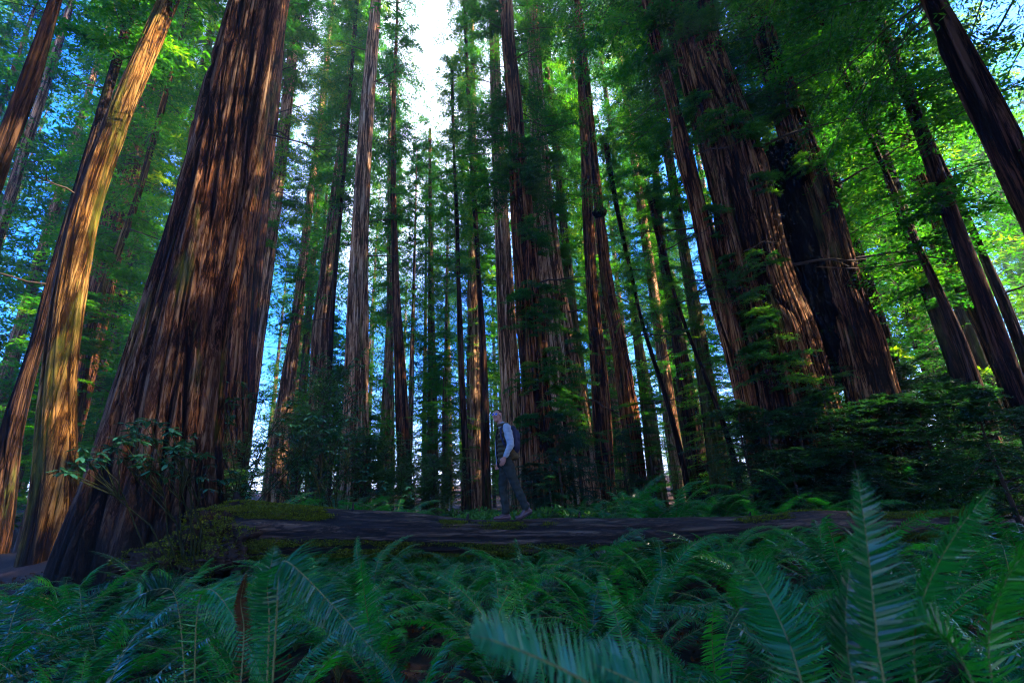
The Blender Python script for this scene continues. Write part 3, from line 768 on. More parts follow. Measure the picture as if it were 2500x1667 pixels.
# trees beside and behind the viewpoint, whose crowns shade the foreground
rng = random.Random(8)
for i, (a, D, H) in enumerate([(104, 4.5, 30), (40, -3.5, 34), (85, 8.5, 24), (66, 13, 30), (78, 10, 27), (84, 16, 24), (95, 13, 24), (103, 19, 26), (112, 9, 24), (72, 21, 26), (90, 25, 28), (118, 18, 30), (130, 12, 44), (172, 11, 46), (215, 12, 46), (238, 8, 50), (262, 11, 48), (284, 9, 48), (98, 32, 30), (110, 30, 32), (80, 30, 30)]):
    x, y = D * math.sin(rad(a)), D * math.cos(rad(a))
    filler("canopy_tree", x, y, H, rng.uniform(5, 8) if H < 34 else rng.uniform(10, 13), rng.uniform(5.0, 6.5), rng.uniform(.4, .7), 'red', "tall redwood beside the viewpoint, out of the picture", "redwoods around the viewpoint", 'canopy' if D < 20 else 'mid')
for i, (px, D, H, cz, R) in enumerate([(2120, 19, 30, 4, 2.8), (2250, 21, 30, 5, 3.0), (2400, 17.5, 26, 6, 3.0), (2480, 22, 30, 3, 3.4), (2050, 24, 32, 5, 2.8), (2330, 27, 32, 4, 3.4), (2530, 15, 24, 7, 3.0)]):
    p = pt(px, 1100, D)
    filler("shadowy_conifer", p.x, p.y, H, cz, R, .22, 'dark', "dark conifer with low drooping boughs in the shaded right part of the wood", "low branched conifers on the right", 'mid')
for i in range(26):
    a = rng.uniform(33, 60) if i < 15 else rng.uniform(-60, -38); D = rng.uniform(30, 62)
    kk = rng.randrange(3)
    filler("background_conifer", D * math.sin(rad(a)), D * math.cos(rad(a)), rng.uniform(28, 38) if a > 0 else rng.uniform(38, 54), rng.uniform(1, 5), rng.uniform(3.6, 4.8), .3, kinds[kk][1], kinds[kk][0], "conifers in the background wood: " + kinds[kk][0])
for px, D, H, cz, R in [(1000, 31, 27, 3, 2.6), (1085, 33, 25, 2, 2.6), (1060, 44, 36, 4, 3.2), (930, 40, 44, 5, 3.0), (850, 44, 50, 6, 3.4), (760, 40, 48, 5, 3.2), (1130, 48, 44, 4, 3.2)]:
    p = pt(px, 1100, D)
    filler("bright_conifer", p.x, p.y, H, cz, R, .2, 'pale', "bright leafy conifer filling the wood below and beside the sky gap", "bright conifers below the sky gap")
# ------------------------------------------------------------------ fallen log with its mossy root mound
rng = random.Random(21)
def log_path():
    P = []
    for px, py, D in [(560, 1240, 9.7), (640, 1238, 9.35), (700, 1243, 9.2), (850, 1253, 8.9), (1010, 1263, 8.65), (1250, 1269, 8.5), (1500, 1271, 8.8), (1780, 1261, 9.5), (2063, 1252, 10.8), (2300, 1247, 12.4), (2520, 1240, 14.5)]:
        P.append(pt(px, py, D))
    return np.array([p[:] for p in P])
LP = log_path()
LR = np.array([.40, .36, .33, .30, .275, .265, .26, .25, .25, .24, .24])
def build_log():
    t = np.linspace(0, 1, len(LP)); T = np.linspace(0, 1, 420)
    P = np.stack([np.interp(T, t, LP[:, i]) for i in range(3)], -1)
    ker = np.hanning(41); ker /= ker.sum()
    for i in range(3):
        P[:, i] = np.convolve(np.pad(P[:, i], 20, mode='reflect', reflect_type='odd'), ker, 'valid')
    R = np.interp(T, t, LR)
    P[:, 2] -= R
    k = 64
    Tn = np.gradient(P, axis=0); Tn /= np.linalg.norm(Tn, axis=1, keepdims=True)
    A = np.cross(Tn, [0, 0, 1.]); A /= np.linalg.norm(A, axis=1, keepdims=True)
    B = np.cross(A, Tn)
    th = np.arange(k) * 2 * np.pi / k
    s = np.cumsum(np.r_[0, np.linalg.norm(np.diff(P, axis=0), axis=1)])
    S, TH = np.meshgrid(s, th, indexing='ij')
    q = np.stack([np.cos(TH) * 2.2, np.sin(TH) * 2.2, S * .35], -1)
    a = 1 - np.abs(2 * vnoise(q * [1.6, 1.6, 1], 3) - 1)
    b = vnoise(q * [5, 5, 3], 4)
    c = vnoise(np.stack([np.cos(TH), np.sin(TH), S * .7], -1), 8)
    cr = smooth(np.abs(2 * vnoise(np.stack([np.cos(TH) * 3.1 + 4, np.sin(TH) * 3.1, S * .22], -1), 14) - 1) * 5)
    rr = R[:, None] * (1 + .34 * (c - .5)) + .05 * (a - .6) + .022 * (b - .5) + .04 * (cr - .9)
    a = a * .5 + cr * .5
    # knot hole seen on the near side
    hs = s[int(np.argmin(np.abs(P[:, 0] - pt(925, 1270, 9.2).x)))]
    hole = np.exp(-(((S - hs) / .10) ** 2 + ((TH - 4.15 - 1.7) / .12) ** 2))
    rr = rr - .10 * hole
    V = P[:, None] + A[:, None] * (np.cos(TH) * rr)[..., None] + B[:, None] * (np.sin(TH) * rr)[..., None]
    me = mesh_np("log", V.reshape(-1, 3) - LP[0], [grid_faces(k, len(P)), np.arange(k)[None], (np.arange(k) + k * (len(P) - 1))[None]], [M['log']],
                 attrs={'ridge': (a * .6 + b * .4).ravel()}, shade=True)
    e = bpy.data.objects.new("fallen_log", None); C.objects.link(e); e.location = LP[0]
    tag(e, "long fallen log of bare weathered wood lying across the forest floor under the man", "log")
    obj("log_stem", me, e)
    return e, P, R, A, B, s, rr
mlog = bark_mat("weathered_wood", (0.006, 0.004, 0.003), (0.046, 0.027, 0.015), (0.13, 0.085, 0.052), moss=0.0, sxy=1.0, sz=1.0, bump=0.7)
for n_ in mlog.node_tree.nodes:
    if n_.type == 'MAPPING':
        sx = n_.inputs['Scale'].default_value
        n_.inputs['Scale'].default_value = (.8 * sx[0], 9 * sx[1], 11 * sx[2])
mlog.node_tree.nodes["Principled BSDF"].inputs['Roughness'].default_value = .6
mlog.node_tree.nodes["Principled BSDF"].inputs['Specular IOR Level'].default_value = .25
M['log'] = mlog
logroot, QP, QR, QA, QB, QS, QRR = build_log()

def tufts(name, pts, nrm, size, mat, parent, seed, per=7, ksp=1.0, lean=.6):
    """many small leaf-sized faces standing on a surface"""
    g = np.random.default_rng(seed)
    pts = np.repeat(pts, per, 0); nrm = np.repeat(nrm, per, 0)
    n = len(pts)
    d = nrm + g.normal(0, lean, (n, 3)); d /= np.linalg.norm(d, axis=1, keepdims=True)
    w = np.cross(d, g.normal(0, 1, (n, 3))); w /= np.linalg.norm(w, axis=1, keepdims=True)
    l = size * g.uniform(.5, 1.4, n)[:, None]
    p0 = pts + g.normal(0, size * ksp, (n, 3)) * (1 - np.abs(nrm))
    V = np.stack([p0, p0 + d * l * .5 + w * l * .28, p0 + d * l, p0 + d * l * .5 - w * l * .28], 1).reshape(-1, 3)
    tone = np.repeat(g.normal(.5, .22, n), 4)
    off = np.array(parent.location) if parent else np.zeros(3)
    return obj(name, mesh_np(name, V - off, [np.arange(n * 4).reshape(-1, 4)], [mat], attrs={'tone': tone}), parent)

def log_moss():
    g = np.random.default_rng(4)
    n = 60000
    i = g.integers(0, len(QP), n); th = g.uniform(np.pi * .2, np.pi * 1.9, n)
    s = QS[i]
    m = vnoise(np.stack([s * .8, th * 1.1, np.zeros(n)], -1), 31) * .65 + vnoise(np.stack([s * 3, th * 3, np.zeros(n)], -1), 32) * .35
    x = QP[i, 0]
    nr = QA[i] * np.cos(th)[:, None] + QB[i] * np.sin(th)[:, None]
    facing = -nr[:, 1]
    thr = .55 - .15 * smooth((-2.9 - x) / 1.6) - .13 * np.exp(-((x + .6) / 1.0) ** 2) - .19 * smooth((x - .9) / 1.6) + .10 * (g.random(n) - .5)
    thr = thr + np.where(nr[:, 2] > .45, (.02 + .26 * smooth((x + 3.6) / 1.2) * smooth((8 - x) / 2)), 0) - np.where(nr[:, 2] < 0, .08, 0)
    keep = (m > thr) & (nr[:, 1] < .5)
    rs = QRR[i, (th / (2 * np.pi) * 64).astype(int) % 64]
    p = QP[i][keep] + nr[keep] * (rs[keep] + .004)[:, None]
    tufts("moss", p, nr[keep], .026, M['moss'], logroot, 6, per=8)
log_moss()

# a few snapped branch stubs and a cracked bark strip on the log
def log_stubs():
    g = np.random.default_rng(15)
    for i in (70, 128, 190, 236, 300, 350):
        th = g.uniform(.15, .45) * np.pi + np.pi * .9 if i % 2 else g.uniform(.3, .6) * np.pi
        nr = QA[i] * np.cos(th) + QB[i] * np.sin(th)
        if nr[1] > .2: nr[1] *= -1
        a = QP[i] + nr * QR[i] * .8; b = a + nr * g.uniform(.10, .22) + g.normal(0, .03, 3)
        V, Fc = tubes(np.array([[a, (a + b) / 2 + g.normal(0, .01, 3), b]]), np.array([[.035, .026, .014]]), 8)
        obj("branch_stub", mesh_np("branch_stub", V - np.array(logroot.location), [Fc], [M['log']], attrs={'ridge': np.full(len(V), .6)}, shade=True), logroot)
log_stubs()
# root mound
def mound():
    c = pt(560, 1300, 10.0)
    e = bpy.data.objects.new("mossy_root_mound", None); C.objects.link(e); e.location = (c.x, c.y, ghf(c.x, c.y))
    tag(e, "moss topped mound of roots at the left end of the fallen log", "root mound")
    bx = []
    g0 = e.location.z
    for px, py, D, sx, sy, sz in [(600, 1262, 9.75, .55, .5, .28), (560, 1290, 9.7, .75, .6, .38), (500, 1330, 9.6, .8, .6, .35), (660, 1280, 9.6, .5, .45, .30), (440, 1365, 9.5, .8, .6, .28)]:
        p = pt(px, py, D)
        o = blob("root_mass", (p.x, p.y, p.z - .05), (sx, sy, sz), M['dirt'], 60 + px, e, .45, 1.7)
        V = np.array([v.co[:] for v in o.data.vertices]); Nn = np.array([v.normal[:] for v in o.data.vertices])
        W = V + np.array(o.location) + np.array(e.location)
        g = np.random.default_rng(px)
        idx = g.integers(0, len(V), 5200)
        keep = (Nn[idx, 2] > -.1) & (vnoise(W[idx] * 3, 5) + .35 * Nn[idx, 2] > .50)
        idx = idx[keep]
        tufts("moss", W[idx], Nn[idx], .026, M['moss'], e, px, per=9)
    # a small root stub sticking up
    a = pt(592, 1245, 9.9); b = pt(575, 1200, 9.9)
    P = np.array([[a[:], pt(580, 1225, 9.9)[:], b[:]], [a[:], pt(615, 1235, 9.8)[:], pt(640, 1262, 9.6)[:]]])
    V, Fc = tubes(P, np.array([[.13, .09, .03], [.07, .05, .04]]), 8)
    obj("root_stub", mesh_np("root_stub", V - np.array(e.location), [Fc], [M['log']], attrs={'ridge': np.full(len(V), .5)}, shade=True), e)
M['dirt'] = plain("root_soil", (0.028, 0.018, 0.012), 0.95, 0.1, 9.0, 0.6, 0.9)
mound()

# ------------------------------------------------------------------ ferns
def frond_arrays(g, L, el0, el1=None, az=0, width=.085, npin=44, bend=0.0):
    """one sword fern frond from the origin; returns leaf verts, tube verts + tones"""
    n = npin
    t = np.linspace(0, 1, 26)
    curve = None
    if not np.isscalar(L):                       # explicit curve of points, side vector in el0
        Q = np.array([list(q) for q in L]); kq = np.linspace(0, 1, len(Q))
        curve = np.stack([np.interp(t, kq, Q[:, i]) for i in range(3)], -1)
        for _ in range(6):
            curve[1:-1] = (curve[:-2] + 2 * curve[1:-1] + curve[2:]) / 4
        dd = np.gradient(curve, axis=0); dd /= np.linalg.norm(dd, axis=1, keepdims=True)
        sv = np.array(el0, dtype=float)
        L = float(np.linalg.norm(np.diff(curve, axis=0), axis=1).sum())
        el0, el1 = 1.0, 0.0
    el = el0 + (el1 - el0) * t ** 1.25
    a = az + bend * t
    d = np.stack([np.cos(a) * np.cos(el), np.sin(a) * np.cos(el), np.sin(el)], -1)
    P = np.vstack([[0, 0, 0], np.cumsum(d[:-1] * (L / 25), 0)])
    if curve is not None: P, d = curve, dd
    tp = np.concatenate([np.linspace(.14, .8, int(n * .72)), np.linspace(.81, .995, n - int(n * .72))])
    B = np.stack([np.interp(tp, t, P[:, i]) for i in range(3)], -1)
    T = np.stack([np.interp(tp, t, d[:, i]) for i in range(3)], -1); T /= np.linalg.norm(T, axis=1, keepdims=True)
    roll = g.normal(0, .35) if curve is None else 0.0
    lat0 = np.stack([-np.sin(a), np.cos(a), np.zeros_like(a)], -1)
    if curve is not None:
        lat0 = sv[None] - dd * (dd @ sv)[:, None]; lat0 /= np.linalg.norm(lat0, axis=1, keepdims=True)
    lat = np.stack([np.interp(tp, t, lat0[:, i]) for i in range(3)], -1)
    nrm = np.cross(T, lat)
    lat, nrm = lat * math.cos(roll) + nrm * math.sin(roll), nrm * math.cos(roll) - lat * math.sin(roll)
    u = (tp - .14) / .86
    wl = width * np.minimum(1, .55 + u * 2.2) * np.clip(1 - u ** 2.3, 0, 1) ** .8 + .004
    out = []
    for sgn in (1, -1):
        q = g.normal(0, .10, n)
        fw = T * (.22 + .3 * u[:, None] + q[:, None] * .4)
        dr = lat * sgn + fw - nrm * (.16 + g.normal(0, .13, n))[:, None]
        dr /= np.linalg.norm(dr, axis=1, keepdims=True)
        tw = g.normal(0, .30, n)[:, None]
        wd = T * np.cos(tw) + nrm * np.sin(tw) * 1.0
        ww = ((.0108 * (L / .9) if curve is None else .0047) * np.minimum(1, wl / width * 1.3))[:, None]
        l = (wl * g.uniform(.88, 1.08, n))[:, None]
        cv = T * l * .10 - nrm * l * .12
        b0 = B - wd * ww * .5; b1 = B + wd * ww * .62
        m0 = B + dr * l * .55 - wd * ww * .42; m1 = B + dr * l * .55 + wd * ww * .42
        tip = B + dr * l + cv
        out.append(np.stack([b0, b1, m1, m0, m0, m1, tip + wd * ww * .05, tip - wd * ww * .05], 1))
    V = np.concatenate(out, 0)                                      # (2n, 8, 3)
    rad_ = (.0045 * (L / .9) if curve is None else .0032) * (1.1 - t)
    tv, tf = tubes(P[None], rad_[None], 4)
    return V.reshape(-1, 3), tv, tf

def fern_mesh(name, seed, fronds, mat=None, brown=0):
    g = np.random.default_rng(seed)
    LV, TV, TF, tone, mi = [], [], [], [], []
    off = 0
    for k, (L, e0, e1, az, w, bend) in enumerate(fronds):
        v, tv, tf = frond_arrays(g, L, e0, e1, az, w, int(54 + 10 * g.random()) if np.isscalar(L) else 100, bend)
        LV.append(v); TV.append(tv); TF.append(tf + off); off += len(tv)
        tone.append(np.full(len(v), np.clip(g.normal(.48, .27), 0, 1.1)) + np.repeat(g.normal(0, .06, len(v) // 8), 8))
    TVa = np.vstack(TV); LVa = np.vstack(LV)
    nq = len(LVa) // 4
    FL = np.arange(nq * 4).reshape(-1, 4) + len(TVa)
    V = np.vstack([TVa, LVa]); TFa = np.vstack(TF)
    return mesh_np(name, V, [TFa, FL], [mat or M['fern'], M['rachis']], midx=np.r_[np.ones(len(TFa)), np.zeros(nq)],
                   attrs={'tone': np.r_[np.zeros(len(TVa)), np.concatenate(tone)]})

def fern_spec(g, n, L):
    fr = []
    for k in range(n):
        az = k * 2.39996 + g.normal(0, .25)
        e0 = rad(g.uniform(52, 84)); e1 = e0 - rad(g.uniform(70, 135))
        fr.append((L * g.uniform(.7, 1.1), e0, e1, az, .085 * L * g.uniform(.85, 1.2), g.normal(0, .35)))
    return fr
gf = np.random.default_rng(77)
FERNS = [fern_mesh("fern", 500 + i, fern_spec(gf, 10 + i, 1.08)) for i in range(6)]
FRONDS = []
for i in range(10):
    e0 = rad(58 + 3 * (i % 5) * 1.5); e1 = e0 - rad([55, 75, 95, 40, 110][i % 5] + 6 * (i // 5))
    FRONDS.append(fern_mesh("frond", 560 + i, [(1.0, e0, e1, 0, .088, gf.normal(0, .3))]))
BROWN = [fern_mesh("dead_frond", 580 + i, [(.8, rad(40), rad(-60 - 20 * i), 0, .05, .3)], M['deadfern']) for i in range(3)]

def on_log(x, y):
    d = np.hypot(QP[:, 0] - x, QP[:, 1] - y)
    j = int(np.argmin(d)); return d[j] < QR[j] + .12

rng = random.Random(33)
def add_fern(x, y, s, label, group, hero=False, z=None, tilt=0.0):
    z = ghf(x, y) if z is None else z
    if hero:
        e = bpy.data.objects.new("sword_fern", None); C.objects.link(e); e.location = (x, y, z)
        tag(e, label, "fern", group)
        a0 = rng.uniform(0, 6.28)
        for k in range(rng.randrange(8, 12)):
            f = obj("frond", rng.choice(FRONDS), e, (0, 0, 0))
            f.rotation_euler = (rng.gauss(0, .1), rng.gauss(-.05, .16), a0 + k * 2.4 + rng.gauss(0, .2))
            q = s * rng.uniform(.7, 1.12); f.scale = (q, q, q)
        if rng.random() < .5:
            f = obj("dead_frond", rng.choice(BROWN), e, (0, 0, 0)); f.rotation_euler = (0, 0, rng.uniform(0, 6.28)); f.scale = (s, s, s)
        return e
    o = obj("sword_fern", rng.choice(FERNS), None, (x, y, z))
    o.rotation_euler = (rng.gauss(0, .06), rng.gauss(0, .06) + tilt, rng.uniform(0, 6.28)); o.scale = (s, s, s * rng.uniform(.85, 1.1))
    return tag(o, label, "fern", group)

fp = []
def far_enough(x, y, d):
    for u, v in fp:
        if (x - u) ** 2 + (y - v) ** 2 < d * d: return False
    return True
tries = 0
while len(fp) < 120 and tries < 20000:
    tries += 1
    D = rng.uniform(1.9, 9.0); a = rng.uniform(-53, 53)
    x, y = D * math.sin(rad(a)), D * math.cos(rad(a))
    if on_log(x, y): continue
    if D < 3.2 and rng.random() < .25: continue
    j = int(np.argmin(np.abs(QP[:, 0] - x)))
    if x > QP[0, 0] and y > QP[j, 1] - .45: continue
    if x < -3.9 and y > 7.4: continue
    if x < -2.6 and y < 4.2 + (x + 2.6) * -.75 and a < -40 and rng.random() < .85: continue   # bare path at the lower left
    if not far_enough(x, y, .66 if D > 3.0 else .80): continue
    fp.append((x, y))
    D2 = math.hypot(x, y)
    h = .90 + .22 * rng.random() - (.14 if D2 < 3 else 0)
    if D2 > 5.5 and (x > .8 or x < -1.2): h *= 1.18
    if D2 < 3.8:
        add_fern(x, y, h, "dark green sword fern of the near fern bed in front of the fallen log", "sword ferns of the near bed", True)
    else:
        add_fern(x, y, h, "sword fern in the thick bed in front of the fallen log", "sword ferns in front of the log")
# ferns beyond the log
for px, D, s in [(1330, 10.6, .8), (1440, 10.4, .9), (1510, 10.4, 1.1), (1600, 10.6, 1.2), (1680, 10.8, 1.1), (1760, 11.0, 1.0), (1860, 11.4, 1.1), (1960, 11.7, 1.1), (2060, 12.2, 1.1), (730, 10.6, .8), (790, 10.3, .9), (880, 10.4, .8), (1480, 11.2, 1.15), (1560, 11.0, 1.35), (1640, 11.3, 1.3), (1700, 11.8, 1.2), (1540, 12.2, 1.2), (1760, 12.3, 1.1), (1400, 12.5, .8), (1850, 12.6, 1.1), (1950, 12.6, 1.25), (2010, 12.8, 1.2), (2080, 13.4, 1.1),
                 (2160, 14.0, 1.1), (2240, 14.6, 1.2), (2330, 15.5, 1.2), (2420, 16, 1.2), (1610, 12.8, 1.1), (700, 11.8, 1.1), (760, 11.4, 1.0), (840, 12.4, 1.15), (900, 11.8, 1.0), (960, 12.6, 1.0), (650, 12.6, 1.2), (800, 13.5, 1.2), (1010, 13.5, .9)]:
    p = pt(px, 1250, D)
    add_fern(p.x, p.y, s * 1.4, "tall green sword fern growing behind the fallen log", "sword ferns behind the log")
# ferns one can single out: upright fronds close to the lens on the right, drooping ones on the left
def single_frond_fern(label, root, fr, seed, mat=None, extra=5, es=.9):
    """fronds given as lists of (photo x, photo y, distance) from the crown of the plant outward"""
    p = pt(*root); base = np.array([p.x, p.y, ghf(p.x, p.y)])
    e = bpy.data.objects.new("sword_fern", None); C.objects.link(e); e.location = base
    tag(e, label, "fern")
    for i, (pts, w, sv) in enumerate(fr):
        Q = [np.zeros(3)] + [np.array(pt(*q)[:]) - base for q in pts]
        obj("frond", fern_mesh("hero_frond", seed + i, [(Q, sv, None, 0, w, 0)], mat), e)
    for k in range(extra):
        f = obj("frond", FRONDS[(seed + k) % 10], e, (0, 0, 0)); f.rotation_euler = (0, 0, k * 2.4 + seed); f.scale = (es,) * 3
    return e
single_frond_fern("near fern with one tall upright frond standing highest on the right", (2150, 1600, .95),
    [([(2150, 1667, .95), (2135, 1500, .95), (2118, 1330, .95), (2092, 1146, .95)], .066, (1, .1, 0)), ([(2070, 1640, 1.0), (2062, 1500, 1.05), (2075, 1380, 1.1)], .065, (1, .3, 0))], 700, extra=2, es=.8)
single_frond_fern("near fern whose frond leans up to the right at the right edge", (2190, 1640, 1.15),
    [([(2210, 1640, 1.15), (2250, 1450, 1.15), (2330, 1300, 1.15), (2425, 1185, 1.2)], .070, (.8, .5, -.45))], 710, extra=3, es=.8)
single_frond_fern("near fern with a pale arching stalk at the bottom right of centre", (1990, 1667, 1.25),
    [([(1962, 1667, 1.25), (1925, 1560, 1.3), (1880, 1460, 1.35), (1830, 1380, 1.45), (1790, 1362, 1.6)], .080, (.8, .0, .6))], 720, extra=3, es=.85)
single_frond_fern("blue green fern bending steeply down to the right, left of centre", (700, 1600, 1.6),
    [([(680, 1450, 1.55), (680, 1345, 1.5), (760, 1420, 1.45), (860, 1530, 1.4), (960, 1640, 1.35)], .085, (.5, .6, .7)), ([(660, 1520, 1.6), (650, 1430, 1.6), (672, 1330, 1.6)], .065, (.8, .5, 0))], 730, extra=4, es=.85)
single_frond_fern("bright soft focused fern frond nearest the lens at the bottom centre", (1560, 1667, .75),
    [([(1600, 1790, .72), (1480, 1690, .66), (1340, 1615, .60), (1200, 1560, .56), (1150, 1550, .55)], .05, (.2, .85, .5)),
     ([(1700, 1790, .75), (1620, 1700, .70), (1500, 1640, .68), (1420, 1610, .66)], .058, (.2, .85, .5))], 740, M['fernlit'], extra=0)
single_frond_fern("dark fern close to the lens at the lower right corner", (2420, 1660, 1.2),
    [([(2400, 1650, 1.2), (2420, 1500, 1.2), (2470, 1380, 1.2), (2530, 1330, 1.25)], .08, (.8, .5, -.3)), ([(2380, 1640, 1.1), (2300, 1540, 1.1), (2220, 1500, 1.1), (2130, 1540, 1.1)], .075, (.2, .8, .5))], 750, extra=4, es=.9)
single_frond_fern("withered rust brown fern beside the steep blue green fern", (620, 1560, 1.75),
    [([(600, 1540, 1.9), (585, 1470, 1.9), (600, 1400, 1.85)], .026, (.7, .6, .2))], 760, M['deadfern'], extra=0)
single_frond_fern("fern with a long drooping frond whose pale midrib faces the lens, lower left", (560, 1600, 2.3),
    [([(470, 1440, 2.3), (520, 1430, 2.2), (570, 1500, 2.1), (620, 1600, 2.0), (650, 1680, 1.95)], .09, (.8, .2, .4)), ([(440, 1430, 2.4), (360, 1440, 2.4), (300, 1480, 2.3)], .085, (.2, .8, .4))], 770, extra=5, es=.9)

# ground cover behind and around the log
def cover():
    g = np.random.default_rng(12)
    n = 16000
    D = g.uniform(8.5, 19, n); a = np.radians(g.uniform(-40, 56, n))
    x, y = D * np.sin(a), D * np.cos(a)
    ok = vnoise(np.stack([x * .8, y * .8, x * 0], -1), 3) > .35
    j = np.array([int(np.argmin(np.abs(QP[:, 0] - u))) for u in x])
    ok &= (y > QP[j, 1] + .25)
    x, y = x[ok], y[ok]
    h = g.uniform(.05, .45, len(x)) * (.4 + vnoise(np.stack([x, y, x * 0], -1), 8))
    p = np.stack([x, y, gh(x, y) + h], -1)
    o = tufts("ground_cover", p, np.tile([0, 0, 1.], (len(p), 1)), .085, M['sorrel'], None, 4, per=9, ksp=1.2, lean=1.2)
    tag(o, "low green ground cover behind the log", kind='stuff')
cover()

# litter: sticks and leaves in the path at lower left
def litter():
    g = np.random.default_rng(2)
    n = 9000
    x, y = g.uniform(-9, 9, n), g.uniform(1.2, 11, n)
    p = np.stack([x, y, gh(x, y) + .01], -1)
    o = tufts("leaf_litter", p, np.tile([0, 0, 1.], (n, 1)), .05, M['deadfern'], None, 9, per=2, lean=2.5)
    tag(o, "brown leaf litter on the forest floor", kind='stuff')
litter()

# ------------------------------------------------------------------ shrubs and saplings
def shrub(name, label, x, y, H, R, src, h0, r0, n=1, group=None, cat="shrub"):
    z = ghf(x, y) - .05
    e = bpy.data.objects.new(name, None); C.objects.link(e); e.location = (x, y, z)
    tag(e, label, cat, group)
    A = np.array([[[0, 0, 0], [.03, .02, H * .3], [-.02, .05, H * .7], [0, 0, H]]])
    V, Fc = tubes(A, np.array([[.05, .04, .025, .008]]) * max(1, H / 3), 6)
    obj("stem", mesh_np("stem", V, [Fc], [M['twig']], shade=True), e)
    for i in range(n):
        put("foliage", rng.choice(src), e, (0, 0, .1 * H), R / r0, H / h0)
    return e
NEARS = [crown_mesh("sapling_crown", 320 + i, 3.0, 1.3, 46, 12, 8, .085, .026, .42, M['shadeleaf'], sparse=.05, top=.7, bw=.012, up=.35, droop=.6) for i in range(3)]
BUSH = [crown_mesh("bush_crown", 340 + i, 2.4, 1.1, 60, 8, 4, .085, .05, .34, M['broad'], sparse=.10, top=.35, bw=.012, up=.8, droop=.3, jit=.5) for i in range(3)]
rng = random.Random(55)
for px, D, H, R, kind in [(1300, 14.4, 1.7, 1.1, 0), (1370, 14.2, 3.0, 1.2, 0), (1420, 15.4, 2.6, 1.2, 0), (1345, 13.2, 1.3, .9, 0),
        (1840, 13.2, 3.2, 1.6, 0), (1910, 13.0, 2.8, 1.5, 0), (1990, 13.6, 3.0, 1.6, 0), (2070, 14, 3.4, 1.7, 0), (2150, 14.5, 3.0, 1.8, 0), (2230, 15, 3.2, 1.8, 0), (2310, 15.5, 3.4, 1.8, 0), (2400, 16, 3.6, 1.9, 0),
        (1950, 12.4, 2.0, 1.3, 0), (2110, 13.1, 2.2, 1.4, 0), (2460, 13, 3.4, 1.8, 0), (2280, 17.5, 4.6, 2.0, 0), (2380, 19, 5.0, 2.2, 0), (2180, 18.5, 4.6, 2.0, 0)]:
    p = pt(px, 1200, D)
    lab = "dark feathery redwood sprout at the foot of the massive dark redwood" if px < 1500 else "dark feathery undergrowth shrub at the foot of the twin giants"
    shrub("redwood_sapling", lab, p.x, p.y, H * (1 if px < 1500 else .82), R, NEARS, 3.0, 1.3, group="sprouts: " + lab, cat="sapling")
for px, D, H, R in [(590, 14.5, 2.0, 1.0), (720, 15, 3.0, 1.1), (775, 15.6, 4.0, 1.1), (800, 18, 5.0, 1.3), (890, 16, 2.6, 1.1), (940, 18, 2.6, 1.2), (1010, 19, 2.2, 1.2), (1060, 17, 2.0, 1.0),
                    (1100, 20, 2.4, 1.2), (980, 15, 1.6, .9)]:
    p = pt(px, 1200, D)
    shrub("leafy_bush", "leafy green bush between the giant trunk and the man, beyond the log", p.x, p.y, H, R, BUSH, 2.4, 1.1, n=1, group="leafy bushes beyond the log")
for i in range(46):
    a = rng.uniform(-55, 55); D = rng.uniform(19, 42)
    shrub("understory_conifer", "small conifer in the understory among the far trunks", D * math.sin(rad(a)), D * math.cos(rad(a)), rng.uniform(3, 8.5), rng.uniform(1.4, 2.4), MID, 20, 3.2,
          n=1, group="understory conifers among the far trunks", cat="sapling")
for i in range(58):
    a = rng.uniform(-56, 56); D = rng.uniform(34, 78)
    shrub("understory_conifer", "small conifer in the understory among the far trunks", D * math.sin(rad(a)), D * math.cos(rad(a)), rng.uniform(7, 15), rng.uniform(2.6, 4.2), FAR, 30, 4.2,
          n=1, group="understory conifers among the far trunks", cat="sapling")
p = pt(1520, 1100, 18.5)
shrub("young_conifer", "small bright yellow green young conifer lit by the sun, right of the orange streaked trunk", p.x, p.y, 2.9, .9, NEARS, 3.0, 1.3, n=1, cat="sapling")

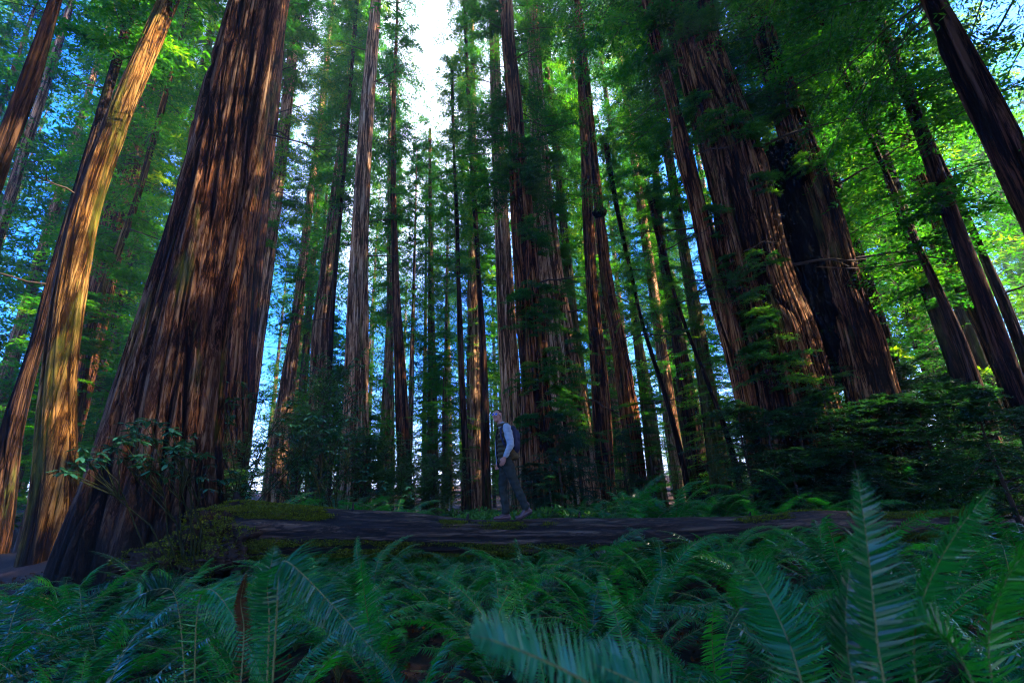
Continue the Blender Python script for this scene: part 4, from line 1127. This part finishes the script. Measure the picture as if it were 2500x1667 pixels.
# rhododendron in front of the giant trunk: whorls of long leaves on thin mossy branches
def rhododendron(label, roots, tips, seed, nleaf=9, ll=.15):
    g = np.random.default_rng(seed)
    base = Vector(roots)
    e = bpy.data.objects.new("rhododendron", None); C.objects.link(e); e.location = base
    tag(e, label, "shrub")
    P, Rr, leaves = [], [], []
    for tp in tips:
        tp = np.array(tp[:]) - np.array(base)
        m1 = tp * .35 + g.normal(0, .12, 3) + [0, 0, .25]; m2 = tp * .7 + g.normal(0, .08, 3) + [0, 0, .12]
        P.append([[0, 0, 0], m1, m2, tp]); Rr.append([.018, .011, .007, .004])
        for s in range(6):
            c = tp + (g.normal(0, .16, 3) if s else 0)
            if s: P.append([m2, (m2 + c) / 2 + g.normal(0, .03, 3), c - (c - m2) * .1, c]); Rr.append([.008, .006, .005, .004])
            for k in range(nleaf):
                a = k * 2.4 + g.normal(0, .3); el = g.uniform(-.5, .3)
                leaves.append((c, np.array([math.cos(a) * math.cos(el), math.sin(a) * math.cos(el), math.sin(el)]), ll * g.uniform(.7, 1.2)))
    V, Fc = tubes(np.array([[list(map(float, q)) for q in pl] for pl in P]), np.array(Rr), 5)
    obj("branches", mesh_np("branches", V, [Fc], [M['mosstwig']], shade=True), e)
    c = np.array([l[0] for l in leaves]); d = np.array([l[1] for l in leaves]); L_ = np.array([l[2] for l in leaves])[:, None]
    w = np.cross(d, [0, 0, 1.]); w /= np.linalg.norm(w, axis=1, keepdims=True); w = w + g.normal(0, .2, w.shape)
    dn = np.array([0, 0, -1.])
    v = np.stack([c, c + d * L_ * .35 + w * L_ * .15, c + d * L_ * .7 + w * L_ * .14 + dn * L_ * .05, c + d * L_ + dn * L_ * .15, c + d * L_ * .7 - w * L_ * .14 + dn * L_ * .05, c + d * L_ * .35 - w * L_ * .15], 1)
    n = len(c)
    obj("leaves", mesh_np("leaves", v.reshape(-1, 3), [np.arange(n * 6).reshape(-1, 6)], [M['rhodo']], attrs={'tone': np.repeat(g.normal(.5, .2, n), 6)}), e)
g0 = pt(500, 1260, 9.0)
rhododendron("rhododendron with blue green leaf whorls in front of the foot of the giant trunk", (g0.x, g0.y, ghf(g0.x, g0.y)),
    [pt(a, b, c) for a, b, c in [(190, 1135, 8.2), (250, 1120, 8.3), (300, 1075, 8.6), (340, 1110, 8.3), (395, 1125, 8.2), (440, 1090, 8.4), (470, 1110, 8.3), (330, 1060, 8.8), (500, 1165, 8.8), (420, 1060, 8.6), (380, 1075, 8.4)]], 5)
g1 = pt(560, 1240, 10.4)
rhododendron("rhododendron with spreading mossy branches right of the giant trunk", (g1.x, g1.y, ghf(g1.x, g1.y) + .2),
    [pt(a, b, c) for a, b, c in [(520, 1180, 10), (560, 1170, 10.2), (600, 1190, 10.2), (620, 1150, 10.8), (560, 1030, 10.8), (620, 980, 11), (690, 990, 11), (500, 1000, 10.4), (540, 930, 10.6), (740, 1050, 11), (480, 1170, 9.9), (650, 1090, 11), (770, 1040, 11.2)]], 6)
g2 = pt(830, 1240, 13)
rhododendron("rhododendron with big leaf whorls beyond the log, before the tall straight trunk", (g2.x, g2.y, ghf(g2.x, g2.y)),
    [pt(a, b, c) for a, b, c in [(730, 1055, 12.6), (770, 1025, 12.6), (820, 1065, 12.8), (850, 1110, 13), (790, 1100, 12.6), (900, 1130, 13), (750, 1120, 12.6), (860, 1050, 13), (940, 1180, 13), (1000, 1200, 13.5)]], 7, ll=.16)

# fallen sticks on the floor in front of and behind the log, each a thing
rng = random.Random(71)
for i in range(16):
    a = rng.uniform(-48, 45); D = rng.uniform(9.6, 13) if i % 2 else rng.uniform(4.5, 8)
    x, y = D * math.sin(rad(a)), D * math.cos(rad(a))
    L = rng.uniform(.6, 1.8); b = rng.uniform(0, 3.14)
    z = ghf(x, y) + .04
    P = np.array([[[-L / 2, 0, .0], [-L / 6, rng.uniform(-.06, .06), .05], [L / 6, rng.uniform(-.08, .08), .04], [L / 2, 0, rng.uniform(0, .2)]],
                  [[-L / 6, 0, .05], [0, .12, .08], [.08, .26, .12], [.15, .36, .1]]])
    V, Fc = tubes(P, np.array([[.026, .022, .017, .008], [.010, .008, .006, .003]]), 6)
    o = obj("fallen_branch", mesh_np("fallen_branch", V, [Fc], [M['twig']], shade=True), None, (x, y, z)); o.rotation_euler = (0, 0, b)
    tag(o, "bare broken branch lying on the forest floor among the ferns", "branch", "fallen branches on the forest floor")
# ------------------------------------------------------------------ the walking man on the log
import bmesh
MAN = pt(1247, 1268, 8.5)
MAN_O = Vector((MAN.x, MAN.y, 0))
jm = int(np.argmin(np.abs(QP[:, 0] - MAN.x)))
LOGTOP = QP[jm, 2] + QR[jm]
MAN_O = Vector((QP[jm, 0], QP[jm, 1], LOGTOP - .012))

def capsule(bm, a, b, r0, r1, seg=14):
    a, b = Vector(a), Vector(b)
    d = b - a
    for p, r in ((a, r0), (b, r1)):
        bmesh.ops.create_icosphere(bm, subdivisions=3, radius=r, matrix=Matrix.Translation(p))
    q = d.to_track_quat('Z', 'Y').to_matrix().to_4x4()
    bmesh.ops.create_cone(bm, cap_ends=True, segments=20, radius1=r0, radius2=r1, depth=d.length, matrix=Matrix.Translation((a + b) / 2) @ q)

def ell(bm, c, s, rot=None):
    m = Matrix.Translation(c) @ (rot or Matrix.Identity(4)) @ Matrix.Diagonal((s[0], s[1], s[2], 1))
    bmesh.ops.create_icosphere(bm, subdivisions=4, radius=1, matrix=m)

def remesh(name, bm, mat, parent, vox=.009, sm=3, post=None):
    me = bpy.data.meshes.new(name); bm.to_mesh(me); bm.free()
    o = bpy.data.objects.new(name, me); C.objects.link(o)
    md = o.modifiers.new("r", 'REMESH'); md.mode = 'VOXEL'; md.voxel_size = vox
    s = o.modifiers.new("s", 'SMOOTH'); s.factor = .5; s.iterations = sm
    dg = bpy.context.evaluated_depsgraph_get()
    m2 = bpy.data.meshes.new_from_object(o.evaluated_get(dg))
    bpy.data.objects.remove(o)
    if post is not None:
        V = np.empty(len(m2.vertices) * 3, dtype=np.float32); m2.vertices.foreach_get("co", V)
        V = V.reshape(-1, 3); Nn = np.array([v.normal[:] for v in m2.vertices])
        m2.vertices.foreach_set("co", post(V, Nn).astype(np.float32).ravel())
    m2.materials.clear(); m2.materials.append(mat)
    for p in m2.polygons: p.use_smooth = True
    m2.name = name
    return obj(name, m2, parent)

M['skin'] = plain("skin", (0.30, 0.13, 0.085), 0.5, 0.4, 30, .08)
M['hair'] = plain("short_hair", (0.045, 0.026, 0.016), 0.8, 0.2, 60, .4)
M['vest'] = plain("olive_quilted_vest", (0.045, 0.033, 0.010), 0.6, 0.35, 25, .15)
M['shirt'] = plain("light_grey_shirt", (0.26, 0.30, 0.32), 0.8, 0.2, 14, .12, .3)
M['navy'] = plain("navy_pack_cloth", (0.006, 0.008, 0.030), 0.7, 0.3)
M['trouser'] = plain("dark_green_trousers", (0.020, 0.024, 0.018), 0.85, 0.2, 18, .2, .3)
M['boot'] = plain("red_brown_leather", (0.060, 0.018, 0.014), 0.45, 0.5, 25, .25)
M['sole'] = plain("boot_sole", (0.03, 0.02, 0.016), 0.8, 0.3)
M['bag'] = plain("olive_canvas", (0.075, 0.045, 0.014), 0.8, 0.2, 20, .2)
M['lens'] = plain("sunglass_lens", (0.03, 0.04, 0.22), 0.12, 0.9)
M['frame'] = plain("sunglass_frame", (0.35, 0.33, 0.34), 0.3, 0.6)
M['dark_collar'] = plain("dark_lining", (0.015, 0.013, 0.012), 0.9, 0.1)
M['lip'] = plain("lips", (0.26, 0.09, 0.08), 0.5, 0.3)

man = bpy.data.objects.new("person", None); C.objects.link(man); man.location = MAN_O; man.scale = (1.02,) * 3
tag(man, "man in olive vest and sunglasses walking left along the fallen log, face toward the viewer", "person")

# joints (x right in the picture, y away, z up)
HEAD = Vector((-.165, .0, 1.700))
NECK = Vector((-.085, .0, 1.515))
SH_L, SH_R = Vector((-.005, -.165, 1.475)), Vector((-.05, .165, 1.475))
EL_L, WR_L, HA_L = Vector((.050, -.225, 1.185)), Vector((-.060, -.235, .985)), Vector((-.095, -.235, .900))
EL_R, WR_R, HA_R = Vector((-.06, .24, 1.18)), Vector((-.16, .24, .96)), Vector((-.19, .235, .88))
HIP_L, HIP_R = Vector((-.035, -.085, .93)), Vector((-.075, .085, .93))
KN_L, AN_L = Vector((.105, -.095, .515)), Vector((.262, -.09, .165))
KN_R, AN_R = Vector((-.120, .085, .500)), Vector((-.072, .07, .095))
CHEST = Vector((-.050, 0, 1.32)); WAIST = Vector((-.060, 0, 1.07)); PEL = Vector((-.055, 0, .95))

# head frame: facing left, turned toward the viewer and tipped up a little
yaw = rad(60)
fwd = Vector((-math.cos(yaw), -math.sin(yaw), .16)).normalized()
side = fwd.cross(Vector((0, 0, 1))).normalized()
upv = side.cross(fwd).normalized()
HR = Matrix((fwd, -side, upv)).transposed().to_4x4()      # local x = forward, y = his left, z = up
def hp(x, y, z): return HEAD + (HR @ Vector((x, y, z)))
bm = bmesh.new()
ell(bm, hp(-.012, 0, .030), (.098, .076, .088), HR)
ell(bm, hp(.020, 0, -.025), (.066, .060, .088), HR)
ell(bm, hp(.050, 0, -.083), (.030, .036, .026), HR)                 # chin
ell(bm, hp(.010, 0, -.070), (.055, .054, .035), HR)                 # jaw
capsule(bm, hp(.082, 0, .022), hp(.102, 0, -.022), .009, .014)      # nose
ell(bm, hp(.094, 0, -.028), (.013, .019, .010), HR)
ell(bm, hp(.079, 0, .038), (.014, .050, .010), HR)                  # brow
ell(bm, hp(.074, .033, -.02), (.018, .018, .020), HR); ell(bm, hp(.074, -.033, -.02), (.018, .018, .020), HR)   # cheeks
ell(bm, hp(.081, 0, -.052), (.010, .024, .008), HR)
for s in (1, -1):
    ell(bm, hp(-.005, s * .077, -.003), (.020, .009, .033), HR)     # ears
capsule(bm, HEAD + Vector((.02, .01, -.05)), NECK + Vector((0, 0, -.02)), .054, .062)
# torso and limbs of the one continuous body
ell(bm, CHEST + Vector((0, 0, .03)), (.115, .165, .165)); ell(bm, WAIST, (.10, .145, .17)); ell(bm, PEL, (.11, .155, .11))
for s in (SH_L, SH_R): capsule(bm, NECK + Vector((0, 0, -.03)), s, .055, .055)
for sh, elb, wr in ((SH_L, EL_L, WR_L), (SH_R, EL_R, WR_R)):
    capsule(bm, sh, elb, .052, .040); capsule(bm, elb, wr, .040, .026)
for hip, kn, an in ((HIP_L, KN_L, AN_L), (HIP_R, KN_R, AN_R)):
    capsule(bm, hip, kn, .080, .055); capsule(bm, kn + (an - kn) * .25, an, .054, .036); capsule(bm, kn, kn + (an - kn) * .3, .055, .054)
# hands: palm, four fingers, thumb
def hand(bm, wr, ha, curl):
    d = (ha - wr).normalized(); f = Vector((-1, 0, 0)); f = (f - d * f.dot(d)).normalized(); o = d.cross(f)
    pc = wr + d * .045
    for k in range(4):
        q = (k - 1.5) * .019
        k0 = wr + d * (.075 - abs(q) * .15) + f * (-q)
        capsule(bm, wr + f * (-q * .5), k0, .016, .0125)
        l = [.030, .034, .032, .025][k]
        k1 = k0 + (d + o * curl * .4 + f * .10).normalized() * l * 1.15
        k2 = k1 + (d + o * curl * 1.0 + f * .16).normalized() * l * .85
        k3 = k2 + (d * .7 + o * curl * 1.4 + f * .2).normalized() * l * .6
        capsule(bm, k0, k1, .0105, .0095); capsule(bm, k1, k2, .0095, .0085); capsule(bm, k2, k3, .0085, .0075)
    t0 = wr + d * .020 + f * .020; t1 = t0 + (d * .7 + f * .75).normalized() * .036; t2 = t1 + (d + f * .15).normalized() * .030
    capsule(bm, t0, t1, .014, .011); capsule(bm, t1, t2, .011, .009)
hand(bm, WR_L, HA_L, .5); hand(bm, WR_R, HA_R, -.5)
def face_dents(V, Nn):
    HRi = np.array(HR.to_3x3().inverted())
    q = (V - np.array(HEAD)) @ HRi.T
    for s in (1, -1):
        d = np.exp(-(((q[:, 1] - s * .031) / .017) ** 2 + ((q[:, 2] - .014) / .013) ** 2)) * (q[:, 0] > .02)
        V = V - np.array(fwd)[None] * (d * .010)[:, None]
    d = np.exp(-((q[:, 1] / .024) ** 2 + ((q[:, 2] + .0525) / .0035) ** 2)) * (q[:, 0] > .05)
    V = V - np.array(fwd)[None] * (d * .006)[:, None]
    return V
body = remesh("body", bm, M['skin'], man, .0055, 3, face_dents)

# hair: short, a cap over the skull
bm = bmesh.new(); ell(bm, hp(-.020, 0, .040), (.096, .0795, .087), HR)
hair = remesh("hair", bm, M['hair'], man, .007, 1, lambda V, Nn: V)
bmh = bmesh.new(); bmh.from_mesh(hair.data)
HRi = HR.to_3x3().inverted()
kill = [v for v in bmh.verts if (lambda q: q.z < .050 and q.x > -.01 or q.z < -.03 or (q.x > .045 and q.z < .080))(HRi @ (v.co - HEAD))]
bmesh.ops.delete(bmh, geom=kill, context='VERTS'); bmh.to_mesh(hair.data); bmh.free()
# lips, sunglasses
bm = bmesh.new(); ell(bm, hp(.0865, 0, -.048), (.007, .021, .0045), HR); ell(bm, hp(.0865, 0, -.0575), (.007, .018, .005), HR)
remesh("lips", bm, M['lip'], man, .003, 1)
gl = bpy.data.objects.new("sunglasses", None); C.objects.link(gl); gl.parent = man
bm = bmesh.new()
for s in (1, -1): ell(bm, hp(.0885, s * .032, .013), (.005, .0245, .0205), HR)
remesh("lens", bm, M['lens'], gl, .003, 1)
bm = bmesh.new()
capsule(bm, hp(.094, -.010, .022), hp(.094, .010, .022), .003, .003)
for s in (1, -1):
    capsule(bm, hp(.088, s * .055, .020), hp(.070, s * .074, .018), .003, .003); capsule(bm, hp(.070, s * .074, .018), hp(-.01, s * .080, .012), .003, .003)
    for k in range(12):
        a, b = k * math.tau / 12, (k + 1) * math.tau / 12
        capsule(bm, hp(.090, s * .032 + .026 * math.cos(a), .013 + .022 * math.sin(a)), hp(.090, s * .032 + .026 * math.cos(b), .013 + .022 * math.sin(b)), .0026, .0026)
remesh("frame", bm, M['frame'], gl, .0022, 0)

# shirt with sleeves
bm = bmesh.new()
for sh, elb, wr in ((SH_L, EL_L, WR_L), (SH_R, EL_R, WR_R)):
    capsule(bm, sh, elb, .073, .062); e2 = elb + (wr - elb) * .86; capsule(bm, elb, e2, .062, .043)
    for k in range(4):
        t = .05 + k * .22; c = elb + (wr - elb) * t
        dd = (wr - elb).normalized().to_track_quat('Z', 'Y').to_matrix().to_4x4()
        ell(bm, c, (.066 - .006 * k, .064 - .006 * k, .012), dd)
ell(bm, CHEST + Vector((0, 0, .02)), (.112, .15, .15)); ell(bm, WAIST + Vector((0, 0, .0)), (.10, .135, .17))
capsule(bm, NECK + Vector((.005, 0, -.03)), NECK + Vector((-.012, 0, .035)), .072, .064)
def wrinkle(a, f): return lambda V, Nn: V + Nn * ((vnoise(V * [f, f, f * 1.6], 3) - .5) * a)[:, None]
remesh("shirt", bm, M['shirt'], man, .008, 2, wrinkle(.016, 22))
# quilted vest: stacked rolls
bm = bmesh.new()
nroll = 7
for k in range(nroll):
    z = .955 + k * .080
    t = (z - .95) / .5
    c = Vector((-.066 + .022 * math.sin(t * 2.2), 0, z))
    sx = .142 + .012 * math.sin(t * 3.1); sy = .180 + .014 * math.sin(t * 2.6)
    if k == nroll - 1: sx *= .86; sy *= .92
    ell(bm, c, (sx, sy, .047))
    ell(bm, c, (sx * .97, sy * .97, .066)); ell(bm, c, (sx * .90, sy * .92, .085))
for s in (SH_L, SH_R): capsule(bm, NECK + Vector((.01, 0, -.045)), Vector((s.x, s.y * .80, s.z - .005)), .062, .055)
vest = remesh("vest", bm, M['vest'], man, .009, 1, wrinkle(.010, 30))
bm = bmesh.new()
for k in range(20):
    a = math.tau * k / 20; b = math.tau * (k + 1) / 20
    if math.cos(a) < -.86: continue
    c = NECK + Vector((.0, 0, .030))
    capsule(bm, c + Vector((math.cos(a) * .088, math.sin(a) * .092, .012 * math.cos(a))), c + Vector((math.cos(b) * .088, math.sin(b) * .092, .012 * math.cos(b))), .026, .026)
remesh("collar", bm, M['vest'], vest, .009, 2)
# dark open front edges of the vest
bm = bmesh.new()
for y in (-.05, .07):
    pts = [Vector((-.165, y * .7, 1.47)), Vector((-.195, y, 1.33)), Vector((-.190, y, 1.15)), Vector((-.185, y, .95)), Vector((-.175, y, .86))]
    for a, b in zip(pts, pts[1:]): capsule(bm, a, b, .020, .020)
remesh("vest_edge", bm, M['dark_collar'], vest, .008, 2)
bm = bmesh.new()
pts = [Vector((-.180, .01, 1.42)), Vector((-.208, .012, 1.25)), Vector((-.205, .012, 1.05)), Vector((-.190, .005, .90))]
for a, b in zip(pts, pts[1:]): capsule(bm, a, b, .016, .020)
remesh("shirt_front", bm, M['shirt'], man, .007, 2)
# trousers
bm = bmesh.new()
ell(bm, PEL, (.125, .165, .125))
for hip, kn, an in ((HIP_L, KN_L, AN_L), (HIP_R, KN_R, AN_R)):
    hem = kn + (an - kn) * .90
    capsule(bm, hip, kn, .098, .071); capsule(bm, kn, hem, .071, .060)
    capsule(bm, hem - (an - kn).normalized() * .03, hem, .063, .066)
remesh("trousers", bm, M['trouser'], man, .010, 2, wrinkle(.020, 14))
# boots
def boot(an, heel, ball, toe, seed):
    bm = bmesh.new()
    capsule(bm, an + (an - ball) * .0 + Vector((0, 0, .055)), an, .050, .046)
    capsule(bm, an, heel, .044, .036); capsule(bm, heel, ball, .036, .040); capsule(bm, an, ball, .044, .036); capsule(bm, ball, toe, .042, .030)
    b = remesh("boot", bm, M['boot'], man, .007, 2)
    bm = bmesh.new()
    dn = Vector((0, 0, 1))
    n = (ball - heel).cross(Vector((0, 1, 0))).normalized()
    if n.z > 0: n = -n
    for p, q, w in ((heel, heel + (ball - heel) * .35, .036), (heel + (ball - heel) * .35, ball, .036), (ball, toe, .040)):
        capsule(bm, p + n * .030, q + n * .030, .014, .014)
        for yy in (-.024, .024): capsule(bm, p + n * .030 + Vector((0, yy, 0)), q + n * .030 + Vector((0, yy, 0)), .013, .013)
    remesh("sole", bm, M['sole'], b, .007, 1)
boot(Vector((-.072, .07, .100)), Vector((-.035, .07, .050)), Vector((-.205, .068, .048)), Vector((-.265, .066, .044)), 1)
boot(Vector((.262, -.09, .175)), Vector((.315, -.09, .130)), Vector((.150, -.092, .050)), Vector((.095, -.092, .046)), 2)

# backpack and hip bag he carries
bp_ = bpy.data.objects.new("backpack", None); C.objects.link(bp_); bp_.location = MAN_O; bp_.scale = (1.02,) * 3
tag(bp_, "dark navy backpack worn on the walking man's back", "backpack")
bm = bmesh.new()
ell(bm, Vector((.105, .0, 1.30)), (.085, .150, .20)); ell(bm, Vector((.125, 0, 1.20)), (.080, .150, .16)); ell(bm, Vector((.09, 0, 1.44)), (.07, .12, .09)); ell(bm, Vector((.165, 0, 1.32)), (.045, .11, .12))
pack = remesh("pack_body", bm, M['navy'], bp_, .010, 3, wrinkle(.014, 12))
bm = bmesh.new()
for s in (-1, 1):
    pts = [Vector((.06, s * .10, 1.50)), Vector((-.02, s * .115, 1.545)), Vector((-.105, s * .135, 1.47)), Vector((-.115, s * .168, 1.34)), Vector((-.06, s * .195, 1.20)), Vector((.05, s * .165, 1.12))]
    for a, b in zip(pts, pts[1:]): capsule(bm, a, b, .020, .020)
remesh("strap", bm, M['navy'], bp_, .008, 2)
hb = bpy.data.objects.new("hip_bag", None); C.objects.link(hb); hb.location = MAN_O; hb.scale = (1.02,) * 3
tag(hb, "olive brown canvas bag hanging behind the walking man's hip", "bag")
bm = bmesh.new()
ell(bm, Vector((.085, -.06, 1.01)), (.10, .11, .075)); ell(bm, Vector((.06, -.05, 1.07)), (.07, .10, .07)); capsule(bm, Vector((.0, -.12, .955)), Vector((.165, -.10, .985)), .030, .026)
hbb = remesh("bag_body", bm, M['bag'], hb, .009, 2, wrinkle(.012, 20))
bm = bmesh.new(); capsule(bm, Vector((.02, -.14, 1.10)), Vector((.10, -.15, .98)), .010, .010); capsule(bm, Vector((.05, -.17, .965)), Vector((.175, -.12, .985)), .009, .009)
remesh("bag_strap", bm, M['bag'], hb, .006, 1)

# ------------------------------------------------------------------ the misty air of the wood
def haze():
    V = np.array([[x, y, z] for x in (-950, 950) for y in (-950, 1250) for z in (-3, 75)], dtype=float)
    Fc = np.array([[0, 1, 3, 2], [4, 6, 7, 5], [0, 4, 5, 1], [2, 3, 7, 6], [0, 2, 6, 4], [1, 5, 7, 3]])
    m = bpy.data.materials.new("haze_air"); m.use_nodes = True
    nt = m.node_tree
    nt.nodes.remove(nt.nodes["Principled BSDF"])
    pv = nt.nodes.new("ShaderNodeVolumePrincipled")
    pv.inputs['Color'].default_value = (0.80, 0.92, 1.0, 1)
    pv.inputs['Density'].default_value = HAZE
    pv.inputs['Anisotropy'].default_value = 0.3
    nt.links.new(pv.outputs[0], nt.nodes["Material Output"].inputs['Volume'])
    o = obj("haze", mesh_np("haze", V, [Fc], [m]))
    tag(o, "thin bluish mist filling the air between the trees", kind='stuff')
HAZE = 0.0009
haze()
